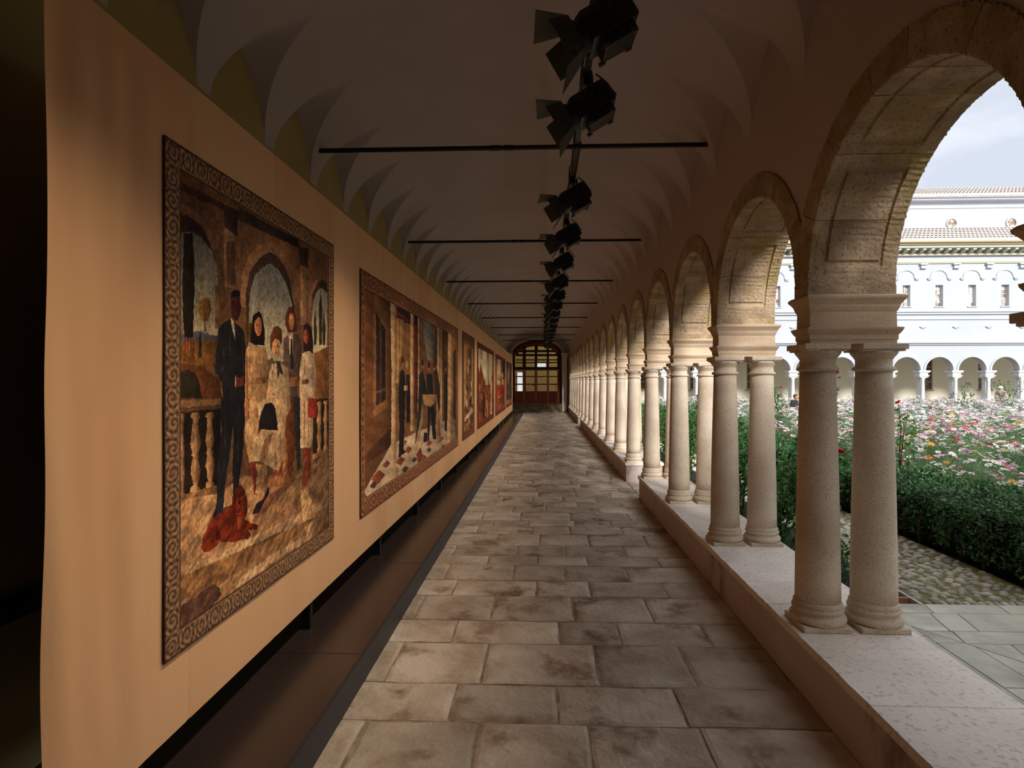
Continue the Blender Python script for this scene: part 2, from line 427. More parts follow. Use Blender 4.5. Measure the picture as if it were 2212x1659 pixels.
# flat plaster above the lunettes and roof over everything
mb = MB(); mb.box(XL-.25, XO+.3, YN-.2, YE+.3, ROOFZ, ROOFZ+.12)
tag(mb.build('roof', M_tile), kind='structure')

# ---- end wall with the arched doorway
YD = YE
DX0, DX1, DZ0 = -1.02, .63, .27
dcx, dr = (DX0+DX1)/2, (DX1-DX0)/2
DSP, DRI = 1.93, .46
def darch(n=24, ex=0.0):
    return [(dcx-(dr+ex)*math.cos(math.pi*i/n), DSP+(DRI+ex)*math.sin(math.pi*i/n)) for i in range(n+1)]
mb = MB()
for Y in (YD, YD+.25):
    mb.grid([[(x, Y, z), (x, Y, 3.0)] for x, z in darch()], smooth=False)
mb.grid([[(x, YD, z), (x, YD+.25, z)] for x, z in darch()], smooth=True)
mb.box(XL, DX0, YD, YD+.25, -.05, 3.0); mb.box(DX1, XW, YD, YD+.25, -.05, 3.0); mb.box(DX0, DX1, YD, YD+.25, -.05, .0)
we = tag(mb.build('wall_end', M_plaster), kind='structure')
# ring moulding round the doorway
mb = MB(); A = darch(28); B_ = darch(28, .09)
pol = A + B_[::-1]
P = [[(a[0], YD-.05, a[1]), (b[0], YD-.05, b[1])] for a, b in zip(A, B_)]
mb.grid(P, smooth=False); mb.grid([[(a[0], YD-.05, a[1]), (a[0], YD+.02, a[1])] for a in A]); mb.grid([[(b[0], YD-.05, b[1]), (b[0], YD+.02, b[1])] for b in B_])
mb.build('door_arch_moulding', M_vault, we)
# pilasters beside the door
for x0, x1 in ((.645, .80), (-1.19, -1.04)):
    mb = MB(); mb.box(x0, x1, YD-.16, YD, 0, 1.80); mb.box(x0-.025, x1+.025, YD-.185, YD, 1.80, 1.84); mb.box(x0-.012, x1+.012, YD-.172, YD, 1.84, 1.90); mb.box(x0-.04, x1+.03, YD-.20, YD, 1.90, 1.95)
    mb.build('pilaster', M_coping, we, bevel=.004)
# steps to the door
for i in range(3):
    mb = MB(); mb.box(-1.18, .62 - .0*i, YD-.62+.2*i, YD-.005, -.004+.09*i, .09*(i+1))
    o = mb.build('stair_step', M_step, we, bevel=.006)

# ---- the glazed timber door
door = tag(empty('door_1', (0, YD+.10, 0)), kind='structure')
def X_(c): return -1.02+(c-440)*.001701
def Z_(c): return .27+(1395-c)*.001693
D0, D1 = -.03, .03
def dbox(par, name, x0, x1, z0, z1, m, d0=D0, d1=D1, bev=.004):
    q = MB(); q.box(x0, x1, d0, d1, z0, z1); return q.build(name, m, par, bevel=bev)
# outer frame arch
mb = MB(); A = darch(28, -.075); B_ = darch(28, 0)
for yy in (-.04, .04): mb.grid([[(a[0], yy, a[1]), (b[0], yy, b[1])] for a, b in zip(A, B_)], smooth=False)
mb.grid([[(a[0], -.04, a[1]), (a[0], .04, a[1])] for a in A])
mb.box(DX0, DX0+.075, -.04, .04, DZ0, DSP); mb.box(DX1-.075, DX1, -.04, .04, DZ0, DSP)
frame = mb.build('frame', M_darkwood, door)
mb = MB(); A = darch(28, -.20); B_ = darch(28, -.075)
for yy in (-.025, .025): mb.grid([[(a[0], yy, a[1]), (b[0], yy, b[1])] for a, b in zip(A, B_)], smooth=False)
mb.build('arched_rail', M_wood, door)
cols = [(X_(490), X_(640)), (X_(705), X_(878)), (X_(930), X_(1118)), (X_(1160), X_(1325))]
mull = [(DX0+.06, X_(490)), (X_(640), X_(705)), (X_(878), X_(930)), (X_(1118), X_(1160)), (X_(1325), DX1-.06)]
dbox(door, 'transom_bar', DX0+.06, DX1-.06, Z_(730), Z_(672), M_darkwood, -.045, .045)
for a, b in mull: dbox(door, 'mullion', a, b, Z_(672), DSP+.27 if a > -.7 and b < .4 else DSP+.02, M_darkwood)
rows_u = [(670, 597), (575, 543), (520, 458), (415, 380)]
zs = [Z_(672)] + sum([[Z_(a), Z_(b)] for a, b in rows_u], []) 
rails = [(Z_(597), Z_(575)), (Z_(543), Z_(520)), (Z_(458), Z_(415)), (Z_(380), Z_(335))]
for a, b in rails: dbox(door, 'glazing_bar', DX0+.10, DX1-.10, a, b, M_darkwood, -.022, .022)
for ci, (a, b) in enumerate(cols):
    for r0, r1 in rows_u: dbox(door, 'pane', a, b, Z_(r0), Z_(r1), M_glass, -.003, .003, 0)
mb = MB(); A = [p for p in darch(28, -.20) if p[1] > Z_(335)]
mb.prism([(A[0][0], Z_(335))]+A+[(A[-1][0], Z_(335))], 'y', -.003, .003); mb.build('fanlight_pane', M_glass, door)
dbox(door, 'fanlight_bar', dcx-.028, dcx+.028, Z_(335), DSP+DRI-.15, M_darkwood)
lower = [(DX0+.06, X_(665)), (X_(665), X_(905)), (X_(905), X_(1140)), (X_(1140), DX1-.06)]
for li, (a, b) in enumerate(lower):
    leaf = empty('door_leaf', (0, 0, 0)); leaf.parent = door
    ga, gb = cols[li]; zb, zt = Z_(1395), Z_(732)
    dbox(leaf, 'stile', a+.003, ga, zb, zt, M_wood); dbox(leaf, 'stile', gb, b-.003, zb, zt, M_wood)
    for z0, z1 in ((Z_(1395), Z_(1345)), (Z_(1185), Z_(1155)), (Z_(1030), Z_(1005)), (Z_(875), Z_(852)), (Z_(745), zt)):
        dbox(leaf, 'rail', ga, gb, z0, z1, M_wood)
    dbox(leaf, 'wood_panel', ga, gb, Z_(1345), Z_(1185), M_wood, -.012, .012)
    for z0, z1 in ((Z_(1155), Z_(1030)), (Z_(1005), Z_(875)), (Z_(852), Z_(745))): dbox(leaf, 'pane', ga, gb, z0, z1, M_glass, -.003, .003, 0)
    if li == 1:
        mb = MB(); mb.box(gb-.07, gb+.03, -.075, -.06, Z_(1040), Z_(1028)); mb.box(gb+.012, gb+.03, -.062, -.03, Z_(1042), Z_(1026)); mb.build('handle', M_black, leaf)
    if li == 3:
        mb = MB(); mb.tube([(gb-.05, -.03, Z_(1035)), (gb-.07, -.07, Z_(1050)), (gb-.075, -.07, Z_(1090)), (gb-.06, -.03, Z_(1120))], .008); mb.build('handle', M_black, leaf)

# ---- the bright room beyond the door
mb = MB(); mb.box(-1.9, 1.5, YD+.25, 23.0, .1, .262); tag(mb.build('floor_beyond', M_step), kind='structure')
mb = MB(); YB = 22.6
def wall_holes(mb, x0, x1, z0, z1, holes, Y0, Y1):
    xs = sorted(set([x0, x1]+[h[0] for h in holes]+[h[1] for h in holes])); zs = sorted(set([z0, z1]+[h[2] for h in holes]+[h[3] for h in holes]))
    for a, b in zip(xs[:-1], xs[1:]):
        for c, d in zip(zs[:-1], zs[1:]):
            mx, mz = (a+b)/2, (c+d)/2
            if any(h[0] < mx < h[1] and h[2] < mz < h[3] for h in holes): continue
            mb.box(a, b, Y0, Y1, c, d)
wall_holes(mb, -1.9, 1.5, .2, 3.6, [(-1.0, -.79, .3, 1.36), (-.32, .12, 1.57, 1.72)], YB, YB+.15)
mb.box(-1.9, -1.75, YD+.25, YB, .2, 3.6)
tag(mb.build('wall_beyond', M_roomwall), kind='structure')
# ================================================================ LOW WALLS, COLUMNS, IMPOSTS
CZ = .188; CAPX0, CAPX1 = .820, 1.205
CUT1 = [-1.19, -.8, -.45, -.1, .22, .55, .86, 1.16, 1.484, 1.80, 2.15, 2.387, 2.629, 2.93, 3.21, 3.5, 3.8, 4.08, 4.37, 4.62, 4.82, 5.05]
def lowwall(y0, y1, label, cuts=None):
    t = tag(empty('low_wall', (1.0126, (y0+y1)/2, 0)), label, 'wall', 'low walls under the arcade'); cy = (y0+y1)/2; cx = 1.0126
    q = MB(); q.box(CAPX0+.012-cx, CAPX1-.012-cx, y0+.012-cy, y1-.012-cy, -.05, CZ-.026); q.build('plaster_body', M_lowwall, t)
    if cuts is None:
        cuts = [y0]; 
        while cuts[-1] < y1-.4: cuts.append(cuts[-1]+random.uniform(.24, .34))
        cuts.append(y1)
    for a, b in zip(cuts[:-1], cuts[1:]):
        q = MB(); w0, w1 = CAPX0-cx, CAPX1-cx; n = 6
        P = [(w0+random.uniform(-.002, .003), a+(b-a)*i/n) for i in range(n+1)]
        poly = [(p[0], p[1]-cy) for p in [(w1, a+.0008), (w1, b-.0008)]] + [(p[0], min(max(p[1], a+.0008), b-.0008)-cy) for p in P[::-1]]
        dz = random.uniform(-.0007, .0007)
        q.prism(poly, 'z', CZ-.026, CZ+dz); q.build('coping_slab', M_coping, t, bevel=.0035)
    return t
lowwall(YN+.01, 5.05, 'nearest pale low wall carrying the first four pairs of columns', CUT1)
lowwall(5.81, 12.95, 'long middle stretch of low wall beyond the first gap')
lowwall(13.71, 18.95, 'far stretch of low wall running up to the end door')

# column: plinth, moulded base, tapering shaft, capital
PLH = .0777
def make_column():
    r = empty('granite_column')
    q = MB(); q.box(-PLH, PLH, -PLH, PLH, 0, .017); q.build('plinth', M_granite, r, bevel=.003)
    base = [(.060,.0165),(.081,.018),(.0865,.024),(.0875,.031),(.085,.038),(.079,.0425),(.0765,.0445),(.0745,.048),(.0745,.051),(.0775,.054),(.0805,.0585),(.0795,.064),(.0755,.0675),(.0745,.069),(.0755,.070),(.0755,.0785),(.0725,.082),(.0705,.087)]
    q = MB(); q.lathe(base, 40); q.build('base', M_granite, r, fix=False)
    sh = [(.0702+(.0545-.0702)*(t**1.35), .087+t*(.845-.087)) for t in np.linspace(0, 1, 14)]
    q = MB(); q.lathe(sh, 40); q.build('shaft', M_granite, r, fix=False)
    cap = [(.0545,.845),(.058,.846),(.0625,.849),(.0645,.8535),(.0625,.858),(.058,.861),(.0545,.862),(.0545,.884),(.0555,.886),(.0575,.888),(.060,.893),(.066,.900),(.0705,.907),(.0705,.912)]
    q = MB(); q.lathe(cap, 40); q.build('capital', M_granite, r, fix=False)
    q = MB(); q.box(-.066, .066, -.066, .066, .911, .917); q.box(-.0725, .0725, -.0725, .0725, .917, .9355); q.build('abacus', M_granite, r, bevel=.002)
    return r
GRP_C = 'paired granite columns of the near arcade'
XI_, XR_ = .9207, 1.1044
proto_col = make_column(); used = False
def impost_mesh():
    prof = [(.139,.050,.0),(.139,.050,.012),(.142,.053,.014),(.142,.053,.030),(.146,.057,.034),(.1515,.066,.047),(.1525,.067,.053),(.139,.050,.056),(.138,.049,.105),(.141,.053,.110),(.144,.058,.120),(.146,.060,.128),(.152,.070,.140),(.157,.076,.146),(.158,.078,.153),(.152,.070,.159),(.145,.060,.1605)]
    q = MB(); V = []; F = []
    for hx, hy, z in prof: V += [(-hx,-hy,z),(hx,-hy,z),(hx,hy,z),(-hx,hy,z)]
    for i in range(len(prof)-1):
        for k in range(4): F.append((i*4+k, i*4+(k+1) % 4, (i+1)*4+(k+1) % 4, (i+1)*4+k))
    F += [(3,2,1,0), tuple((len(prof)-1)*4+k for k in range(4))]
    q.add(V, F); return q.mesh('impost_block', M_impost)
IMP = impost_mesh()
def where(k):
    if k == 0: return 'beside the camera, before the nearest pair in full view'
    if k == 1: return 'nearest pair in full view'
    return '%s pair along the arcade' % ORD[k-1]
for k in range(0, 19):
    for side, X in (('inner', XI_), ('outer', XR_)):
        loc = (X, pier(k), CZ)
        if not used: c = proto_col; used = True; c.location = [v*H for v in loc]
        else: c = copy_tree(proto_col, None, loc)
        tag(c, '%s speckled granite column, %s' % ('corridor-side' if side == 'inner' else 'garden-side', where(k)), 'column', GRP_C)
        if random.random() > .5: c.rotation_euler = (0, 0, math.pi)
    o = obj('impost_block', IMP, None, (1.0126, pier(k), CZ+.9355))
    tag(o, 'moulded stone impost block on the %s' % (where(k) if k else 'pair cut off by the right edge'), 'impost', 'impost blocks above the column pairs')

# ================================================================ TIE RODS, LIGHTING BAR, LAMPS
RZ = 2.2002
for i in range(8):
    k = 2+2*i; a, b = -1.158, .82
    m = MB(); m.box(a-.05, b+.05, -.011, .011, -.009, .009)
    for xx in (-.27, -.20): m.box(xx, xx+.05, -.013, .013, -.0105, .0105)
    o = m.build('tie_rod', M_iron, None, (0, pier(k), RZ), bevel=.002)
    tag(o, '%s flat iron tie rod across the vault, counted from the camera' % ORD[i], 'tie rod', 'iron tie rods across the vault')
BX, BZ = .175, 2.2002+.022
bar = tag(empty('lighting_bar', (BX, 9.3, BZ)), 'long grey bar for stage lamps resting on the tie rods', 'lighting bar')
m = MB(); m.box(-.013, .013, -9.2, 8.35, -.012, .013); m.build('rail', M_bar, bar, bevel=.003)
random.seed(3)
for j in range(2):
    P = []
    yy = -8.1
    while yy < 8.2:
        P.append((random.choice([-.017, .018])*1.0 if j else -.018+random.uniform(-.004,.004), yy, random.uniform(-.018, .02))); yy += random.uniform(.1, .22)
    m = MB(); m.tube(P, .0045, 5); m.build('cable', M_black, bar)

def make_lamp():
    r = empty('stage_lamp')                   # origin on the bar
    al = math.radians(30)
    ax = Vector((-math.cos(al), 0, -math.sin(al))); up = Vector((-math.sin(al), 0, math.cos(al))); sd = Vector((0, 1, 0))
    C = Vector((.015, 0, -.125))
    def P(a, b, c): return C + ax*a + sd*b + up*c
    def put(name, m, fn, bevel=0):
        q = MB(); fn(q); q.v = [tuple(P(*p)) for p in q.v]; return q.build(name, m, r, bevel=bevel)
    def ring(q, a0, a1, r0, r1, n=20):
        V = [(a, rr*math.cos(2*math.pi*k/n), rr*math.sin(2*math.pi*k/n)) for a, rr in ((a0, r0), (a1, r1)) for k in range(n)]
        q.add(V, [(k, (k+1) % n, n+(k+1) % n, n+k) for k in range(n)], 0, True); q.add(V, [tuple(range(n))[::-1], tuple(range(n, 2*n))])
    def house(q):
        prof = [(-.062,-.052),(-.062,.02),(-.045,.05),(.0,.062),(.045,.05),(.062,.02),(.062,-.052)]
        n = len(prof)
        V = [(a, p[0]*k, p[1]*k) for a, k in ((-.085,.8),(-.075,1),(.065,1),(.075,.92)) for p in prof]
        for i in range(3): q.add(V, [(i*n+k, i*n+(k+1) % n, (i+1)*n+(k+1) % n, (i+1)*n+k) for k in range(n)])
        q.add(V, [tuple(range(n))[::-1], tuple(range(3*n, 4*n))])
    hs = put('housing', M_black, house, .003)
    def vent(q): q.box(-.06, .05, -.05, .05, -.085, -.052)
    put('vent_box', M_black, vent, .004)
    for a in (-.055, .04):
        for b in (-.054, .044): put('clip', M_bar, lambda q: q.box(a, a+.02, b, b+.01, -.09, -.078))
    put('lens_ring', M_black, lambda q: (ring(q, .072, .10, .05, .05), ring(q, .098, .106, .056, .056)))
    put('lens', M_dglass, lambda q: ring(q, .1061, .1075, .044, .044))
    # barn doors, opened outward
    def flap(b0, b1, w0, w1, ln, op, name):
        def f(q):
            t = .0012
            for s in (0, 1):
                pass
            A_ = [(.106, -w0), (.106, w0), (.106+ln, w1), (.106+ln, -w1)]
            V = []
            for dz in (-t, t):
                for a, w in A_:
                    o = .052 + (a-.106)*math.tan(op) + dz
                    V.append((a, b0*o + b1*w, b1*o + b0*w) if b0 else (a, w, b1*o))
            q.add(V, [(0,1,2,3),(7,6,5,4),(0,4,5,1),(1,5,6,2),(2,6,7,3),(3,7,4,0)])
        return put(name, M_gel, f)
    flap(0, 1, .05, .085, .088, .45, 'barn_door_flap'); flap(0, -1, .05, .085, .088, .42, 'barn_door_flap')
    flap(1, 0, .05, .05, .07, .5, 'barn_door_flap'); flap(-1, 0, .05, .05, .07, .5, 'barn_door_flap')
    # yoke and clamp
    q = MB(); s_ = .072
    q.tube([P(0, -s_, 0), C+Vector((0, -s_, .06)), C+Vector((0, -s_*.8, .085)), C+Vector((0, s_*.8, .085)), C+Vector((0, s_, .06)), P(0, s_, 0)], .006, 6); q.build('yoke', M_black, r)
    q = MB(); q.lathe([(.014, -.012), (.014, .012)], 10); 
    q = MB(); q.box(-.016, .016, -.016, .016, -.05, .016); q.box(-.02, .02, -.02, .02, -.014, .0); q.build('clamp', M_black, r, bevel=.003)
    q = MB(); q.tube([P(-.085, 0, .01), C+Vector((.10, .01, .04)), C+Vector((.06, .02, .10)), C+Vector((.02, .01, .125))], .0035, 5); q.build('cable', M_black, r)
    ld = bpy.data.lights.new('stage_lamp_light', 'SPOT'); ld.energy = LAMP_W; ld.color = (1.0, .84, .65); ld.spot_size = math.radians(72); ld.spot_blend = 1.0; ld.shadow_soft_size = .06
    lo_ = bpy.data.objects.new('lamp_beam', ld); COL.objects.link(lo_); lo_.parent = r; lo_.location = [c*H for c in P(.125, 0, 0)]
    lo_.rotation_euler = (-Vector((-math.cos(1.13), 0, -math.sin(1.13)))).to_track_quat('Z', 'Y').to_euler()
    return r
LAMP_W = 31.0
LZ = [1.78, 2.30, 3.45, 4.34, 5.29, 6.35] + [7.3+.96*i for i in range(11)]
lamp = make_lamp()
for i, yy in enumerate(LZ):
    l_ = lamp if i == 0 else copy_tree(lamp)
    l_.location = (BX*H, yy*H, BZ*H); l_.rotation_euler = (0, 0, random.uniform(-.12, .12) if i else .05)
    tag(l_, '%s black stage lamp with barn doors hanging from the bar, counted from the camera' % ORD[i], 'stage lamp', 'stage lamps under the vault')

l_ = copy_tree(lamp, None, (BX, .88, BZ)); l_.rotation_euler = (0, 0, 0)  # unseen extra lamp, added to brighten the near end of the fabric wall
tag(l_, 'added unseen stage lamp on the bar almost above the camera, brightening the near fabric', 'stage lamp', 'stage lamps under the vault')
# ================================================================ PLATFORM
PXR = -.594; PZ = .0888; PY0, PY1 = .55, 17.09
plat = tag(empty('display_platform', (-.9, 8.8, 0)), 'low dark glossy platform running along the left wall', 'platform')
JOI = [PY0, .95, 1.914, 2.885, 3.852, 4.814, 5.75, 6.716, 7.69, 8.64, 9.59] + [10.55+.96*i for i in range(7)] + [PY1]
for a, b in zip(JOI[:-1], JOI[1:]):
    q = MB(); q.box(XL+.004+.9, PXR-.012+.9, a+.0012-8.8, b-.0012-8.8, PZ-.014, PZ); q.build('deck_panel', M_deck, plat, bevel=.0012)
q = MB(); q.box(PXR-.012+.9, PXR+.9, PY0-8.8, PY1-8.8, 0, PZ+.001); q.build('fascia', M_fascia, plat, bevel=.0015)
q = MB(); q.box(XL+.004+.9, PXR-.012+.9, PY1-.012-8.8, PY1-8.8, 0, PZ-.014); q.box(XL+.004+.9, PXR-.012+.9, PY0-8.8, PY0+.012-8.8, 0, PZ-.014); q.build('end_panel', M_fascia, plat)

# ================================================================ BANNER WALL (stretched fabric on a stand)
BXF = -.84; BY0, BY1, BZ0, BZ1 = .944, 16.05, .1986, 1.711
ban = tag(empty('fabric_display', (BXF, 8.5, PZ)), 'long tan fabric display wall raised above the dark platform', 'display wall')
SEAM = [BY0, 1.341, 1.781, 2.231, 2.426, 3.1, 3.86, 4.69, 5.45, 6.24] + [7.2+.98*i for i in range(9)] + [BY1]
def wav(y, z):
    near = math.exp(-(max(0, y-.98)*4.2)**2)
    tot = .0075*near*math.sin(38*y+2.2*math.sin(3.1*z)+.8*math.sin(9*z))*(.4+.6*math.sin(2.4*z+.5)**2)
    tot += .004*near*math.sin(71*y+3*z)
    tot += .0012*math.sin(17*y+1.3*math.sin(5*z)) 
    return tot
for a, b in zip(SEAM[:-1], SEAM[1:]):
    ny = max(6, int((b-a)/(.012 if a < 2.3 else .05))); nz = 44
    P = []
    for i in range(ny+1):
        yy = a+(b-a)*i/ny; row = []
        for j in range(nz+1):
            z = BZ0+(BZ1-BZ0)*j/nz; sm = .0015*math.exp(-(min(yy-a, b-yy)/.006)**2)
            edge = (1-.9*math.exp(-((BZ1-z)/.06)**2))*(1-.93*math.exp(-((z-BZ0)/.12)**2))
            row.append((wav(yy, z)*edge-sm, yy-8.5, z-PZ))
        P.append(row)
    q = MB(); q.grid(P, smooth=True, flip=True)
    o = q.build('fabric_panel', M_cloth, ban, fix=False)
q = MB(); q.box(-.05, -.012, BY0-8.5+.06, BY1-8.5-.02, BZ0-PZ+.002, BZ1-PZ-.002); q.build('backing_board', M_black, ban)
for i in range(17):
    yy = BY0+.25+(BY1-BY0-.5)*i/16
    q = MB(); q.box(-.045, -.015, yy-8.5-.012, yy-8.5+.012, 0, BZ0-PZ+.01); q.build('leg', M_black, ban)

